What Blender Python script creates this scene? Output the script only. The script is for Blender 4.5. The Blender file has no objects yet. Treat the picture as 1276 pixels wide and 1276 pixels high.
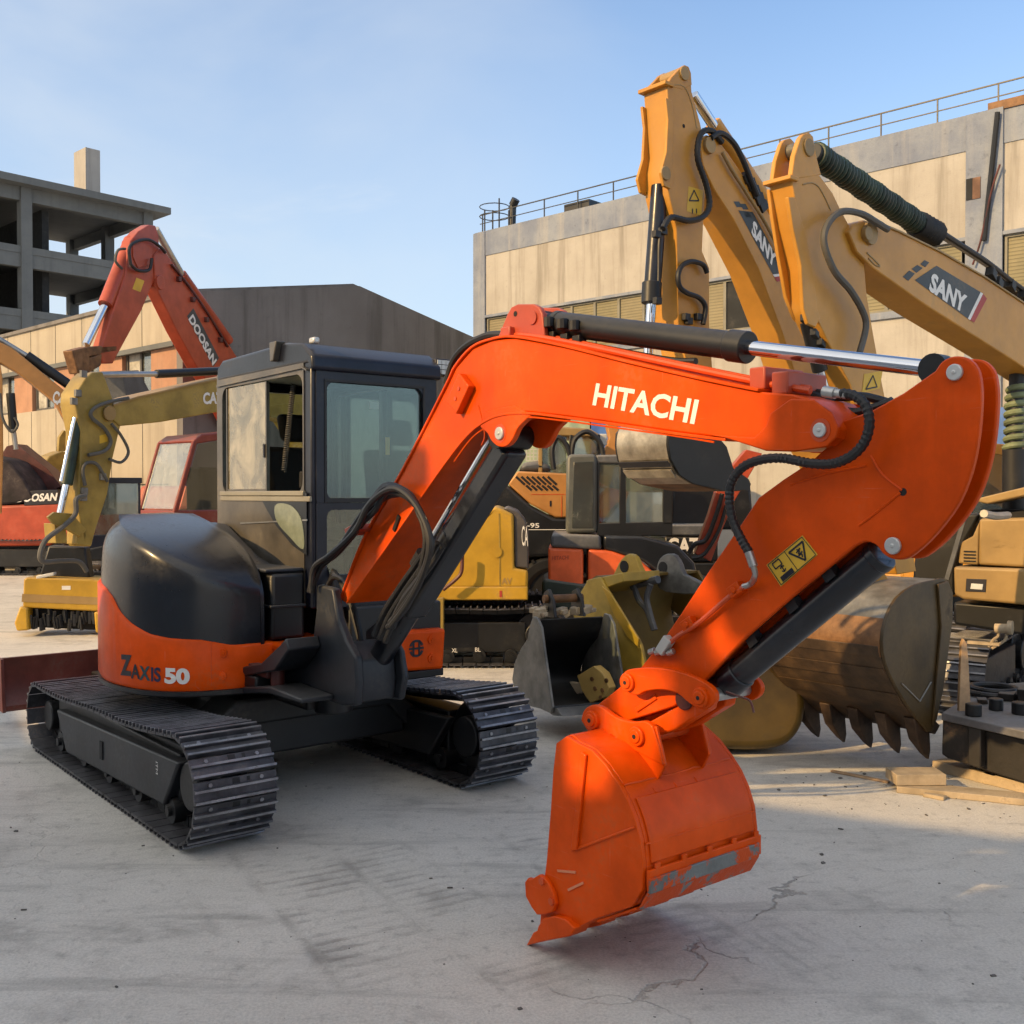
import bpy, bmesh, math, random
from mathutils import Vector, Matrix
random.seed(7)
R = math.radians
scene = bpy.context.scene
C = scene.collection

# ------------------------------------------------------------------ camera
FPX, PITCH, CAMH = 1300.0, math.atan(23/1300.0), 1.65
cam = bpy.data.objects.new('camera', bpy.data.cameras.new('camera'))
C.objects.link(cam)
cam.location = (0, 0, CAMH)
cam.rotation_euler = (R(90) - PITCH, 0, 0)
cam.data.sensor_fit = 'HORIZONTAL'
cam.data.sensor_width = 36.0
cam.data.lens = 36.0 * FPX / 1276.0
cam.data.clip_start = 0.05
cam.data.clip_end = 2000
scene.camera = cam

def ray(px, py):
    dx = (px-638)/FPX; dy = (638-py)/FPX
    cp, sp = math.cos(PITCH), math.sin(PITCH)
    return Vector((dx, cp + sp*dy, -sp + cp*dy))

class Fr:
    """local frame of a thing: x forward, y to its left, z up; measured points of the photo are laid on its planes"""
    def __init__(s, ox, oy, fx, fy):
        n = math.hypot(fx, fy)
        s.o = Vector((ox, oy, 0)); s.f = Vector((fx/n, fy/n, 0)); s.l = Vector((-fy/n, fx/n, 0))
        s.yaw = math.atan2(fy, fx)
        s.m = Matrix.Translation(s.o) @ Matrix.Rotation(s.yaw, 4, 'Z')
        s.mi = s.m.inverted()
        s.e = s.mi @ Vector((0, 0, CAMH))
    def d(s, px, py):
        return s.mi.to_3x3() @ ray(px, py)
    def S3(s, px, py, y):
        d = s.d(px, py); t = (y - s.e.y)/d.y
        return s.e + d*t
    def U3(s, px, py, x):
        d = s.d(px, py); t = (x - s.e.x)/d.x
        return s.e + d*t
    def Z3(s, px, py, z):
        d = s.d(px, py); t = (z - s.e.z)/d.z
        return s.e + d*t
    def S(s, px, py, y): p = s.S3(px, py, y); return (p.x, p.z)
    def U(s, px, py, x): p = s.U3(px, py, x); return (p.y, p.z)
    def Sp(s, pts, y): return [s.S(a, b, y) for a, b in pts]
    def Up(s, pts, x): return [s.U(a, b, x) for a, b in pts]
    def St(s, pts, y): return [s.S3(a, b, y) for a, b in pts]

# ------------------------------------------------------------------ mesh building
def spl(pts, k=6):
    pts = [Vector(p) for p in pts]; out = []
    n = len(pts)
    for i in range(n-1):
        p0 = pts[max(i-1, 0)]; p1 = pts[i]; p2 = pts[i+1]; p3 = pts[min(i+2, n-1)]
        for j in range(k):
            t = j/k
            out.append(0.5*((2*p1) + (p2-p0)*t + (2*p0-5*p1+4*p2-p3)*t*t + (3*p1-p0-3*p2+p3)*t*t*t))
    out.append(pts[-1]); return out

def spl2(pts, k=5, closed=False):
    n = len(pts); out = []
    rng = range(n) if closed else range(n-1)
    for i in rng:
        g = (lambda q: pts[q % n]) if closed else (lambda q: pts[min(max(q, 0), n-1)])
        p0, p1, p2, p3 = g(i-1), g(i), g(i+1), g(i+2)
        for j in range(k):
            t = j/k
            out.append(tuple(0.5*((2*p1[c]) + (p2[c]-p0[c])*t + (2*p0[c]-5*p1[c]+4*p2[c]-p3[c])*t*t + (3*p1[c]-p0[c]-3*p2[c]+p3[c])*t**3) for c in (0, 1)))
    if not closed: out.append(tuple(pts[-1]))
    return out

def clean(poly, eps=1e-4):
    out = []
    for p in poly:
        if not out or math.hypot(p[0]-out[-1][0], p[1]-out[-1][1]) > eps: out.append(p)
    if math.hypot(out[0][0]-out[-1][0], out[0][1]-out[-1][1]) < eps: out.pop()
    return out

class MB:
    def __init__(s): s.v = []; s.f = []; s.mi = []; s.cur = 0
    def mat(s, i): s.cur = i; return s
    def add(s, vs, fs):
        b = len(s.v); s.v += [tuple(v) for v in vs]
        for f in fs: s.f.append([b+i for i in f]); s.mi.append(s.cur)
        return s
    def _prism(s, poly, a, b, mk):
        poly = clean(poly); n = len(poly)
        vs = [mk(p, a) for p in poly] + [mk(p, b) for p in poly]
        fs = [list(range(n)), list(range(2*n-1, n-1, -1))] + [[i, (i+1) % n, n+(i+1) % n, n+i] for i in range(n)]
        return s.add(vs, fs)
    def prism(s, poly, y0, y1): return s._prism(poly, y0, y1, lambda p, t: (p[0], t, p[1]))
    def prismU(s, poly, x0, x1): return s._prism(poly, x0, x1, lambda p, t: (t, p[0], p[1]))
    def prismZ(s, poly, z0, z1): return s._prism(poly, z0, z1, lambda p, t: (p[0], p[1], t))
    def box(s, x0, x1, y0, y1, z0, z1): return s.prismZ([(x0, y0), (x1, y0), (x1, y1), (x0, y1)], z0, z1)
    def obox(s, c, ax, ay, az):
        c = Vector(c); ax = Vector(ax); ay = Vector(ay); az = Vector(az)
        vs = [c+ax*i+ay*j+az*k for k in (-1, 1) for i, j in ((-1, -1), (1, -1), (1, 1), (-1, 1))]
        return s.add(vs, [[3, 2, 1, 0], [4, 5, 6, 7], [0, 1, 5, 4], [1, 2, 6, 5], [2, 3, 7, 6], [3, 0, 4, 7]])
    def bar(s, p0, p1, w, h, side=None):
        p0 = Vector(p0); p1 = Vector(p1); d = p1-p0
        sd = Vector(side) if side else d.cross(Vector((0, 0, 1)))
        if sd.length < 1e-6: sd = Vector((0, 1, 0))
        sd = (sd - d*(sd.dot(d)/d.dot(d))).normalized(); u = d.cross(sd).normalized()
        return s.obox((p0+p1)/2, d/2, sd*(w/2), u*(h/2))
    def tube(s, pts, r, n=8, cap=True):
        pts = [Vector(p) for p in pts]; m = len(pts)
        rr = r if callable(r) else (lambda i: r)
        t0 = (pts[1]-pts[0]).normalized()
        a = t0.orthogonal().normalized(); vs = []
        for i, p in enumerate(pts):
            t = (pts[min(i+1, m-1)]-pts[max(i-1, 0)])
            if t.length < 1e-9: t = t0
            t.normalize()
            a = (a - t*a.dot(t)); a.normalize(); b = t.cross(a)
            q = rr(i)
            for k in range(n):
                th = 2*math.pi*k/n
                vs.append(p + a*(q*math.cos(th)) + b*(q*math.sin(th)))
        fs = [[i*n+k, i*n+(k+1) % n, (i+1)*n+(k+1) % n, (i+1)*n+k] for i in range(m-1) for k in range(n)]
        if cap: fs += [list(range(n))[::-1], list(range((m-1)*n, m*n))]
        return s.add(vs, fs)
    def cyl(s, p0, p1, r, n=20): return s.tube([p0, p1], r, n)
    def ribbed(s, pts, r, pitch=.012, n=8):
        q = spl(pts, 24); out = [q[0]]; acc = 0
        for i in range(1, len(q)):
            seg = (q[i]-out[-1]).length
            if seg >= pitch/2: out.append(q[i])
        return s.tube(out, lambda i: r if i % 2 else r*.84, n)
    def helix(s, p0, p1, R_, r_, pitch, n=8):
        p0 = Vector(p0); p1 = Vector(p1); d = p1-p0; L = d.length; d.normalize(); a = d.orthogonal().normalized(); b = d.cross(a)
        k = int(L/pitch*14)
        return s.tube([p0+d*(L*i/k)+(a*math.cos(2*math.pi*i/14)+b*math.sin(2*math.pi*i/14))*(R_*(1+.05*math.sin(i*.37))) for i in range(k+1)], r_, n)
    def sheet(s, line, y0, y1, th):
        """strip along a (x,z) polyline, th thick to its left side"""
        n = len(line); off = []
        for i in range(n):
            a = line[max(i-1, 0)]; b = line[min(i+1, n-1)]
            dx, dz = b[0]-a[0], b[1]-a[1]; q = math.hypot(dx, dz) or 1
            off.append((line[i][0]-dz/q*th, line[i][1]+dx/q*th))
        vs = []
        for i in range(n):
            vs += [(line[i][0], y0, line[i][1]), (line[i][0], y1, line[i][1]), (off[i][0], y1, off[i][1]), (off[i][0], y0, off[i][1])]
        fs = [[4*i+k, 4*i+(k+1) % 4, 4*i+4+(k+1) % 4, 4*i+4+k] for i in range(n-1) for k in range(4)]
        fs += [[3, 2, 1, 0], [4*n-4, 4*n-3, 4*n-2, 4*n-1]]
        return s.add(vs, fs)
    def loft(s, rings, cap=True):
        n = len(rings[0]); vs = [p for r_ in rings for p in r_]
        fs = [[i*n+k, i*n+(k+1) % n, (i+1)*n+(k+1) % n, (i+1)*n+k] for i in range(len(rings)-1) for k in range(n)]
        if cap: fs += [list(range(n))[::-1], list(range((len(rings)-1)*n, len(rings)*n))]
        return s.add(vs, fs)
    def build(s, name, mats, parent=None, bevel=0, ang=32, seg=2, label=None, fix=True):
        me = bpy.data.meshes.new(name)
        me.from_pydata(s.v, [], s.f)
        for i, p in enumerate(me.polygons): p.material_index = s.mi[i]
        if fix:
            bm = bmesh.new(); bm.from_mesh(me)
            bmesh.ops.recalc_face_normals(bm, faces=bm.faces[:]); bm.to_mesh(me); bm.free()
        me.polygons.foreach_set('use_smooth', [True]*len(me.polygons))
        me.set_sharp_from_angle(angle=R(ang))
        for m in (mats if isinstance(mats, (list, tuple)) else [mats]): me.materials.append(m)
        o = bpy.data.objects.new(name, me); C.objects.link(o)
        if parent: o.parent = parent
        if bevel:
            b = o.modifiers.new('bevel', 'BEVEL'); b.width = bevel; b.segments = seg; b.limit_method = 'ANGLE'; b.angle_limit = R(40); b.harden_normals = False
        if label: o['label'] = label
        return o

def thing(name, label, cat, fr=None, group=None, loc=None):
    o = bpy.data.objects.new(name, None); C.objects.link(o); o.empty_display_size = .2
    if fr: o.location = fr.o; o.rotation_euler = (0, 0, fr.yaw)
    if loc: o.location = loc
    o['label'] = label; o['category'] = cat
    if group: o['group'] = group
    return o
def tag(o, label, cat, group=None, fr=None):
    o['label'] = label; o['category'] = cat
    if group: o['group'] = group
    if fr: o.location = fr.o; o.rotation_euler = (0, 0, fr.yaw)
    return o
def struct(o): o['kind'] = 'structure'; return o
def dup(root, loc, rotz=None, label=None):
    r_ = root.copy(); C.objects.link(r_); r_.location = loc
    if rotz is not None: r_.rotation_euler = (0, 0, rotz)
    if label: r_['label'] = label
    for ch in list(root.children):
        c_ = ch.copy(); C.objects.link(c_); c_.parent = r_
        for g in ch.children:
            d_ = g.copy(); C.objects.link(d_); d_.parent = c_
    return r_

_txt = {}
def text2d(body, bold=0.0, res=3):
    """glyph outlines as flat faces, scaled to width 1 and cap height 1"""
    k = (body, bold)
    if k in _txt: return _txt[k]
    cu = bpy.data.curves.new('lettering', 'FONT'); cu.body = body; cu.offset = bold; cu.resolution_u = res
    o = bpy.data.objects.new('lettering', cu); C.objects.link(o)
    dg = bpy.context.evaluated_depsgraph_get()
    me = bpy.data.meshes.new_from_object(o.evaluated_get(dg))
    vs = [(v.co.x, v.co.y) for v in me.vertices]; fs = [list(p.vertices) for p in me.polygons]
    bpy.data.objects.remove(o); bpy.data.curves.remove(cu); bpy.data.meshes.remove(me)
    x0 = min(v[0] for v in vs); x1 = max(v[0] for v in vs); y0 = min(v[1] for v in vs); y1 = max(v[1] for v in vs)
    vs = [((v[0]-x0)/(x1-x0), (v[1]-y0)/(y1-y0)) for v in vs]
    _txt[k] = (vs, fs); return _txt[k]
def text_on(mb, body, bl, br, tl, bold=.02):
    bl, br, tl = Vector(bl), Vector(br), Vector(tl)
    vs, fs = text2d(body, bold)
    return mb.add([bl + (br-bl)*x + (tl-bl)*y for x, y in vs], fs)

# ------------------------------------------------------------------ materials
def lin(h):
    h = h.lstrip('#'); c = [int(h[i:i+2], 16)/255 for i in (0, 2, 4)]
    return tuple((x/12.92 if x <= .04045 else ((x+.055)/1.055)**2.4) for x in c)
class N:
    def __init__(s, name):
        s.m = bpy.data.materials.new(name); s.m.use_nodes = True; s.t = s.m.node_tree; s.t.nodes.clear()
        s.out = s.n('ShaderNodeOutputMaterial')
    def n(s, typ, **k):
        o = s.t.nodes.new(typ)
        for a, b in k.items(): setattr(o, a, b)
        return o
    def l(s, a, b): s.t.links.new(a, b)
    def set(s, sock, v):
        if hasattr(v, 'links'): s.l(v, sock)
        elif isinstance(v, tuple) and len(v) == 3 and sock.type == 'RGBA': sock.default_value = v + (1,)
        else: sock.default_value = v
    def coord(s, kind='Object'):
        return s.n('ShaderNodeTexCoord').outputs[kind]
    def mapping(s, vec, scale=(1, 1, 1), rot=(0, 0, 0), loc=(0, 0, 0)):
        m = s.n('ShaderNodeMapping'); s.l(vec, m.inputs[0]); m.inputs['Scale'].default_value = scale
        m.inputs['Rotation'].default_value = rot; m.inputs['Location'].default_value = loc
        return m.outputs[0]
    def noise(s, vec, scale, detail=6, rough=.6, dist=0):
        q = s.n('ShaderNodeTexNoise'); s.l(vec, q.inputs['Vector']); q.inputs['Scale'].default_value = scale
        q.inputs['Detail'].default_value = detail; q.inputs['Roughness'].default_value = rough; q.inputs['Distortion'].default_value = dist
        return q.outputs['Fac']
    def ramp(s, fac, a, b, lo=0.0, hi=1.0):
        q = s.n('ShaderNodeMapRange'); s.l(fac, q.inputs[0]); q.inputs[1].default_value = a; q.inputs[2].default_value = b
        q.inputs[3].default_value = lo; q.inputs[4].default_value = hi; q.interpolation_type = 'SMOOTHSTEP'
        return q.outputs[0]
    def math(s, op, a, b=0.0, c=None):
        q = s.n('ShaderNodeMath', operation=op)
        s.set(q.inputs[0], a); s.set(q.inputs[1], b)
        if c is not None: s.set(q.inputs[2], c)
        return q.outputs[0]
    def mix(s, fac, a, b, mode='MIX'):
        q = s.n('ShaderNodeMix', data_type='RGBA', blend_type=mode)
        s.set(q.inputs[0], fac); s.set(q.inputs[6], a); s.set(q.inputs[7], b)
        return q.outputs[2]
    def bump(s, h, strength=.2, dist=.01):
        q = s.n('ShaderNodeBump'); s.l(h, q.inputs['Height']); q.inputs['Strength'].default_value = strength; q.inputs['Distance'].default_value = dist
        return q.outputs[0]
    def pbr(s, col, rough=.5, metal=0.0, normal=None, coat=0.0, spec=.5):
        q = s.n('ShaderNodeBsdfPrincipled')
        s.set(q.inputs['Base Color'], col); s.set(q.inputs['Roughness'], rough); s.set(q.inputs['Metallic'], metal)
        if normal: s.l(normal, q.inputs['Normal'])
        q.inputs['Coat Weight'].default_value = coat; q.inputs['Coat Roughness'].default_value = .12
        q.inputs['Specular IOR Level'].default_value = spec
        s.l(q.outputs[0], s.out.inputs[0]); return s.m

def paint(name, col, rough=.38, metal=0.0, dirt=None, damt=.35, dscale=3.0, var=.12, coat=0.0, bump=.05, dustz=0.0, spec=.5, scratch=0.0):
    """painted or bare metal: slow colour drift, dust patches, fine scratches in the roughness, dust on upward faces"""
    s = N(name); v = s.coord(); n1 = s.noise(v, dscale, 8, .62); n2 = s.noise(v, dscale*14, 4, .6)
    dark = tuple(c*(1-var*1.6) for c in col); lite = tuple(min(1, c*(1+var)) for c in col)
    c = s.mix(s.ramp(n1, .3, .7), dark, lite)
    f = s.math('MULTIPLY', s.ramp(n1, .52, .72), s.ramp(n2, .38, .62))
    dirt = dirt or (.20, .17, .13)
    c = s.mix(s.math('MULTIPLY', f, damt), c, dirt)
    if scratch:
        sc = s.noise(s.mapping(v, (3, 3, 70), (.4, .25, .3)), 1.4, 5, .6); sc2 = s.noise(s.mapping(v, (60, 4, 4), (.2, .6, .1)), 1.2, 5, .6)
        k = s.math('MULTIPLY', s.math('MAXIMUM', s.ramp(sc, .66, .70), s.ramp(sc2, .67, .71)), s.ramp(n1, .42, .60))
        c = s.mix(s.math('MULTIPLY', k, scratch), c, tuple(min(1, x*.8+.16) for x in col))
        st = s.noise(s.mapping(v, (5, 5, .5)), 1.6, 5, .6)
        c = s.mix(s.math('MULTIPLY', s.ramp(st, .52, .74), scratch*.9), c, tuple(x*.45 for x in col))
    if dustz:
        g = s.n('ShaderNodeNewGeometry'); sx = s.n('ShaderNodeSeparateXYZ'); s.l(g.outputs['Normal'], sx.inputs[0])
        up = s.math('MULTIPLY', s.ramp(sx.outputs[2], .25, .95), s.ramp(n2, .2, .7, .45, 1))
        c = s.mix(s.math('MULTIPLY', up, dustz), c, (.36, .33, .29))
    r = s.math('ADD', rough-.07, s.math('ADD', s.math('MULTIPLY', n2, .14), s.math('MULTIPLY', f, .25*damt)))
    return s.pbr(c, r, metal, s.bump(s.math('ADD', n2, s.math('MULTIPLY', n1, 2)), bump, .004), coat, spec)

def glass(name, tint, dust, dcol=(.45, .43, .38), refl=.12):  # dust: share of diffuse film, also used to paint a pale reflection
    s = N(name); v = s.coord()
    tr = s.n('ShaderNodeBsdfTransparent'); tr.inputs[0].default_value = tint + (1,)
    gl = s.n('ShaderNodeBsdfGlossy'); gl.inputs['Roughness'].default_value = .03; gl.inputs[0].default_value = (.9, .95, .95, 1)
    df = s.n('ShaderNodeBsdfDiffuse'); df.inputs[0].default_value = dcol + (1,)
    fr_ = s.n('ShaderNodeFresnel'); fr_.inputs[0].default_value = 1.5
    a = s.n('ShaderNodeMixShader'); b = s.n('ShaderNodeMixShader')
    nn = s.noise(v, 4, 6, .6, 1.0)
    s.l(s.ramp(nn, .3, .75, dust*.5, dust*1.5), a.inputs[0]); s.l(tr.outputs[0], a.inputs[1]); s.l(df.outputs[0], a.inputs[2])
    s.l(s.math('ADD', fr_.outputs[0], refl), b.inputs[0]); s.l(a.outputs[0], b.inputs[1]); s.l(gl.outputs[0], b.inputs[2])
    s.l(b.outputs[0], s.out.inputs[0]); return s.m

M = {}
M['orange'] = paint('orange paint', (.74, .078, .0018), .42, dirt=(.40, .16, .07), damt=.34, dscale=3.0, var=.15, coat=.10, bump=.10, spec=.13, scratch=.30)
M['orange_dk'] = paint('orange paint worn', (.62, .075, .012), .42, damt=.3, var=.15)
M['black'] = paint('black body paint', (.007, .0085, .013), .30, dirt=(.04, .04, .042), damt=.45, var=.25, coat=.25, bump=.03, dustz=.05)
M['cabblue'] = paint('dark blue grey cab paint', (.010, .013, .025), .34, dirt=(.06, .055, .05), damt=.4, var=.25, coat=.12, dustz=.12, spec=.35)
M['cabside'] = paint('lighter cab side paint', (.085, .075, .06), .36, dirt=(.22, .19, .14), damt=.6, dscale=2.5, var=.3, coat=.1)  # right cab wall gets a lighter, warmer tone than the other walls
M['blackmetal'] = paint('black metal', (.008, .009, .011), .42, dirt=(.07, .062, .05), damt=.5, var=.25, dustz=.12)
M['greycast'] = paint('dark grey cast steel', (.015, .018, .024), .44, dirt=(.08, .072, .06), damt=.5, var=.3, dustz=.16)
M['trackpad'] = paint('track shoe steel', (.075, .075, .086), .40, metal=.4, dirt=(.19, .165, .14), damt=.6, dscale=6, var=.35, dustz=.14)
M['grouser'] = paint('polished grouser edge', (.30, .30, .32), .38, metal=.45, dirt=(.09, .08, .07), damt=.8, dscale=9, var=.3)
M['rubber'] = paint('black rubber hose', (.012, .012, .013), .5, damt=.25, dirt=(.08, .07, .06))
M['chrome'] = paint('chrome rod', (.72, .74, .78), .12, metal=1.0, damt=.1, var=.05, bump=.01)
M['steel'] = paint('bare steel', (.46, .45, .43), .34, metal=.8, damt=.35, var=.15)
M['zinc'] = paint('zinc washer', (.62, .62, .60), .4, metal=.5, damt=.2, var=.1)
M['white'] = paint('white lettering', (.78, .76, .72), .5, damt=.15, var=.05)
M['ink'] = paint('black lettering', (.012, .012, .02), .5, damt=.1)
M['sticker'] = paint('yellow sticker', (.70, .42, .03), .5, damt=.25, var=.1)
M['sany'] = paint('yellow orange paint', (.56, .262, .034), .42, dirt=(.34, .25, .14), damt=.5, dscale=1.6, var=.13, dustz=.15)
M['tan'] = paint('faded tan yellow paint', (.34, .215, .075), .5, dirt=(.30, .22, .13), damt=.6, dscale=2, var=.15, dustz=.3)
M['catyel'] = paint('faded mustard paint', (.33, .225, .045), .5, dirt=(.20, .15, .075), damt=.7, dscale=2.4, var=.22, dustz=.25)
M['yellow'] = paint('deep yellow paint', (.50, .29, .022), .45, dirt=(.28, .19, .08), damt=.5, dscale=2, var=.15, dustz=.2)
M['red'] = paint('red orange paint', (.42, .062, .024), .42, dirt=(.3, .12, .08), damt=.45, var=.14, dustz=.2)
M['darkred'] = paint('dark red paint', (.085, .018, .014), .5, dirt=(.1, .07, .06), damt=.6, var=.3, dustz=.15)
M['hyu'] = paint('amber paint', (.47, .215, .055), .45, dirt=(.3, .2, .12), damt=.4, var=.1, dustz=.2)
M['greyplastic'] = paint('grey plastic', (.085, .09, .10), .5, damt=.5, dirt=(.2, .19, .18), var=.2, dustz=.5)
M['rust'] = paint('rusty steel', (.185, .085, .030), .62, dirt=(.27, .18, .10), damt=.7, dscale=7, var=.30, bump=.3)
M['rustbrown'] = paint('dark rusty steel', (.070, .040, .018), .6, dirt=(.15, .085, .035), damt=.7, dscale=6, var=.35, bump=.3)
M['buckgold'] = paint('worn yellow brown steel', (.075, .045, .013), .5, dirt=(.03, .022, .015), damt=.85, dscale=2.2, var=.4, bump=.15)
M['scuffed'] = paint('scuffed grey steel', (.20, .195, .18), .5, metal=.3, dirt=(.34, .28, .2), damt=.7, dscale=5, var=.3, bump=.15)
M['brightsteel'] = paint('worn bright steel', (.42, .37, .29), .34, metal=.7, dirt=(.24, .2, .15), damt=.6, dscale=7, var=.25, bump=.1)
M['dark'] = paint('dark interior', (.010, .010, .011), .8, damt=.1)
M['wood'] = paint('raw timber', (.46, .30, .17), .7, dirt=(.25, .17, .1), damt=.5, dscale=6, var=.25, bump=.3)
M['paleplank'] = paint('dusty plank', (.42, .33, .22), .75, dirt=(.28, .22, .16), damt=.6, dscale=6, var=.2, bump=.3)
M['glass'] = glass('cab windscreen glass', (.84, .92, .88), .012, (.30, .36, .34), .045)
M['reflglass'] = glass('sliding glass with painted reflection', (.62, .60, .50), .50, (.52, .46, .33), .06)  # beige film colour imitates a pale reflection in the sliding pane
M['bgglass'] = glass('machine window glass', (.42, .50, .46), .30, (.34, .36, .30), .12)
M['whitelid'] = paint('pale plastic', (.55, .54, .50), .5, damt=.3)
M['wornstrip'] = None
M['green'] = paint('green hose guard', (.014, .034, .024), .5, dirt=(.07, .09, .045), damt=.6, dscale=6, var=.35)
M['hosegrey'] = paint('dusty hose', (.09, .085, .075), .6, damt=.4)
def worn(name, pcol, scol, amount):
    s = N(name); v = s.coord(); a = s.noise(v, 9, 8, .7); b = s.noise(v, 45, 4, .6); c = s.noise(v, 2, 6, .6)
    steel = s.mix(s.ramp(c, .35, .65), scol, tuple(x*.55 for x in scol))
    f = s.math('MULTIPLY', s.ramp(s.math('ADD', a, s.math('MULTIPLY', b, .25)), amount, amount+.06), 1.0)
    col = s.mix(f, steel, pcol)
    return s.pbr(col, s.ramp(a, .3, .7, .35, .6), s.math('MULTIPLY', s.math('SUBTRACT', 1.0, f), .4), s.bump(s.math('ADD', a, b), .3, .01), 0, .3)
M['wornstrip'] = worn('paint worn to steel', (.60, .07, .004), (.24, .25, .24), .60)
M['lamp'] = paint('lamp lens', (.62, .64, .62), .2, damt=.2)
# ------------------------------------------------------------------ shared: crawler tracks
def belt(u0, u1, r, zc, pitch, sag=.02, r0=None):
    """evenly spaced stations round a track: position, tangent, outward normal"""
    pts = []; g_ = zc-r; r0 = r0 or r
    def arc(cx, a0, a1, n, r=r):
        for i in range(n+1):
            a = a0+(a1-a0)*i/n; pts.append((cx+r*math.cos(a), g_+r+r*math.sin(a)))
    arc(u1, -math.pi/2, math.pi/2, 40)
    for i in range(1, 40):
        t = i/40; pts.append((u1+(u0-u1)*t, g_+2*(r+(r0-r)*t)-sag*4*t*(1-t)*(1+.35*math.sin(t*9))))
    arc(u0, math.pi/2, 3*math.pi/2, 40, r0)
    for i in range(1, 40): pts.append((u0+(u1-u0)*i/40, g_))
    pts.append(pts[0])
    L = [0]
    for a, b in zip(pts, pts[1:]): L.append(L[-1]+math.hypot(b[0]-a[0], b[1]-a[1]))
    n = round(L[-1]/pitch); out = []; j = 0
    for i in range(n):
        s_ = L[-1]*i/n
        while L[j+1] < s_: j += 1
        t = (s_-L[j])/(L[j+1]-L[j]); a, b = pts[j], pts[j+1]
        q = math.hypot(b[0]-a[0], b[1]-a[1]); tx, tz = (b[0]-a[0])/q, (b[1]-a[1])/q
        out.append((a[0]+(b[0]-a[0])*t, a[1]+(b[1]-a[1])*t, tx, tz, tz, -tx))
    return out, L[-1]/n

def crawler(parent, u0, u1, y0, y1, r, pitch=.135, detail=True, name='crawler_track', frame_mat='blackmetal', outer=-1, r0=None):
    """track as a part: belt of ribbed shoes, with side frame, wheels and rollers below it"""
    r0 = r0 or r; st, p = belt(u0, u1, r-.03, r, pitch, .02 if r0 == r else .03, r0-.03)
    m = MB(); yc = (y0+y1)/2; hw = (y1-y0)/2
    for (x, z, tx, tz, nx, nz) in st:
        T = Vector((tx, 0, tz)); Nn = Vector((nx, 0, nz)); Y = Vector((0, 1, 0)); c = Vector((x, yc, z))
        jit = random.uniform(-.002, .002)
        m.mat(0).obox(c+Nn*.002, T*(p*.462), Y*hw, Nn*.006)
        for k in (-.40, .08):
            m.mat(0).obox(c+T*(p*k)+Nn*(.014+jit), T*.007, Y*hw, Nn*.010)
            m.mat(1).obox(c+T*(p*k)+Nn*(.0255+jit), T*.0055, Y*hw, Nn*.0025)
        if detail:
            for sy in (-.62, .62):
                m.mat(1).cyl(c+Y*(hw*sy)+T*(p*.28)+Nn*.008, c+Y*(hw*sy)+T*(p*.28)+Nn*.015, .010, 6)
            m.mat(2).obox(c+T*(p*.30)+Nn*.0085, T*.013, Y*.018, Nn*.001)
            m.mat(2).obox(c+T*(p*.30)+Nn*.0085+Y*(hw*.3), T*.010, Y*.008, Nn*.001)
        # inner link rail
        for sy in (-.05, .05):
            m.mat(2).obox(c+Y*sy-Nn*.03, T*(p*.46), Y*.014, Nn*.026)
    tr = m.build(name, [M['trackpad'], M['grouser'], M['blackmetal']], parent)
    f = MB()
    f.box(u0+.12, u1-.20, yc-hw*.45, yc+hw*.45, r*.45, r*1.4)
    f.build('side_frame', M[frame_mat], tr, .01)
    for nm, x, r_ in (('drive_sprocket', u0, r0), ('idler_wheel', u1, r)):
        w = MB()
        w.cyl((x, yc-hw*.28, r_), (x, yc+hw*.28, r_), r_-.075, 28)
        w.cyl((x, yc-hw*.62, r_), (x, yc+hw*.62, r_), r_*.42, 20)
        w.build(nm, M['blackmetal'], tr, .008)
    for i in range(5):
        x = u0+.26+(u1-u0-.5)*i/4
        w = MB(); w.cyl((x, yc-hw*.6, .105), (x, yc+hw*.6, .105), .062, 16); w.cyl((x, yc-hw*.7, .105), (x, yc+hw*.7, .105), .025, 10)
        w.build('track_roller', M['blackmetal'], tr)
    return tr

# ------------------------------------------------------------------ the orange mini excavator
E = Fr(-1.457, 6.262, .629, -.777)
ex = thing('mini_excavator', 'bright orange and black mini excavator with long lettered boom, alone in the shaded foreground', 'excavator', E)

# undercarriage
for (y0, y1, nm) in ((-1.0, -.6, 'R'), (.6, 1.0, 'L')):
    tr = crawler(ex, -1.28, 1.05, y0, y1, .275, pitch=.104, r0=.225)
    s = -1 if nm == 'R' else 1
    m = MB()
    yo = -.945 if nm == 'R' else .56+.08
    prof = E.Sp([(70, 884), (222, 951), (203, 1004), (82, 938)], -.945)
    yi = -.80 if nm == 'R' else .80
    yo = -.945 if nm == 'R' else .945
    if nm == 'R':
        m.prism(prof, -.945, -.80)
        a, b = prof[0], prof[1]
        m.prism([a, b, (b[0]-.03, b[1]+.05), (a[0]+.03, a[1]+.05)], -.86, -.72)
        m.build('track_guard', M['greycast'], tr, .012)
        q = MB(); c0 = E.S(126, 935, -.949); q.box(c0[0]-.022, c0[0]+.022, -.952, -.9455, c0[1]-.05, c0[1]+.05)
        q.build('guard_slot', M['dark'], tr)
        q = MB(); c0 = E.S(196, 960, -.949); text_on(q, 'ITM', (c0[0]-.02, -.949, c0[1]+.04), (c0[0]-.02, -.949, c0[1]-.02), (c0[0]+.005, -.949, c0[1]+.04), 0)
        q.build('stencil_mark', M['white'], tr)
    else:
        prof2 = [(-p[0]*0+p[0], p[1]) for p in prof]
        m.prism(prof2, .62, .68); m.build('track_guard', M['blackmetal'], tr, .012)
m = MB()
m.box(-.62, .52, -.62, .62, .22, .46)
m.prismU([(-.72, .16), (-.5, .40), (.5, .40), (.72, .16), (.72, .34), (.45, .54), (-.45, .54), (-.72, .34)], -.75, -.45)
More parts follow.
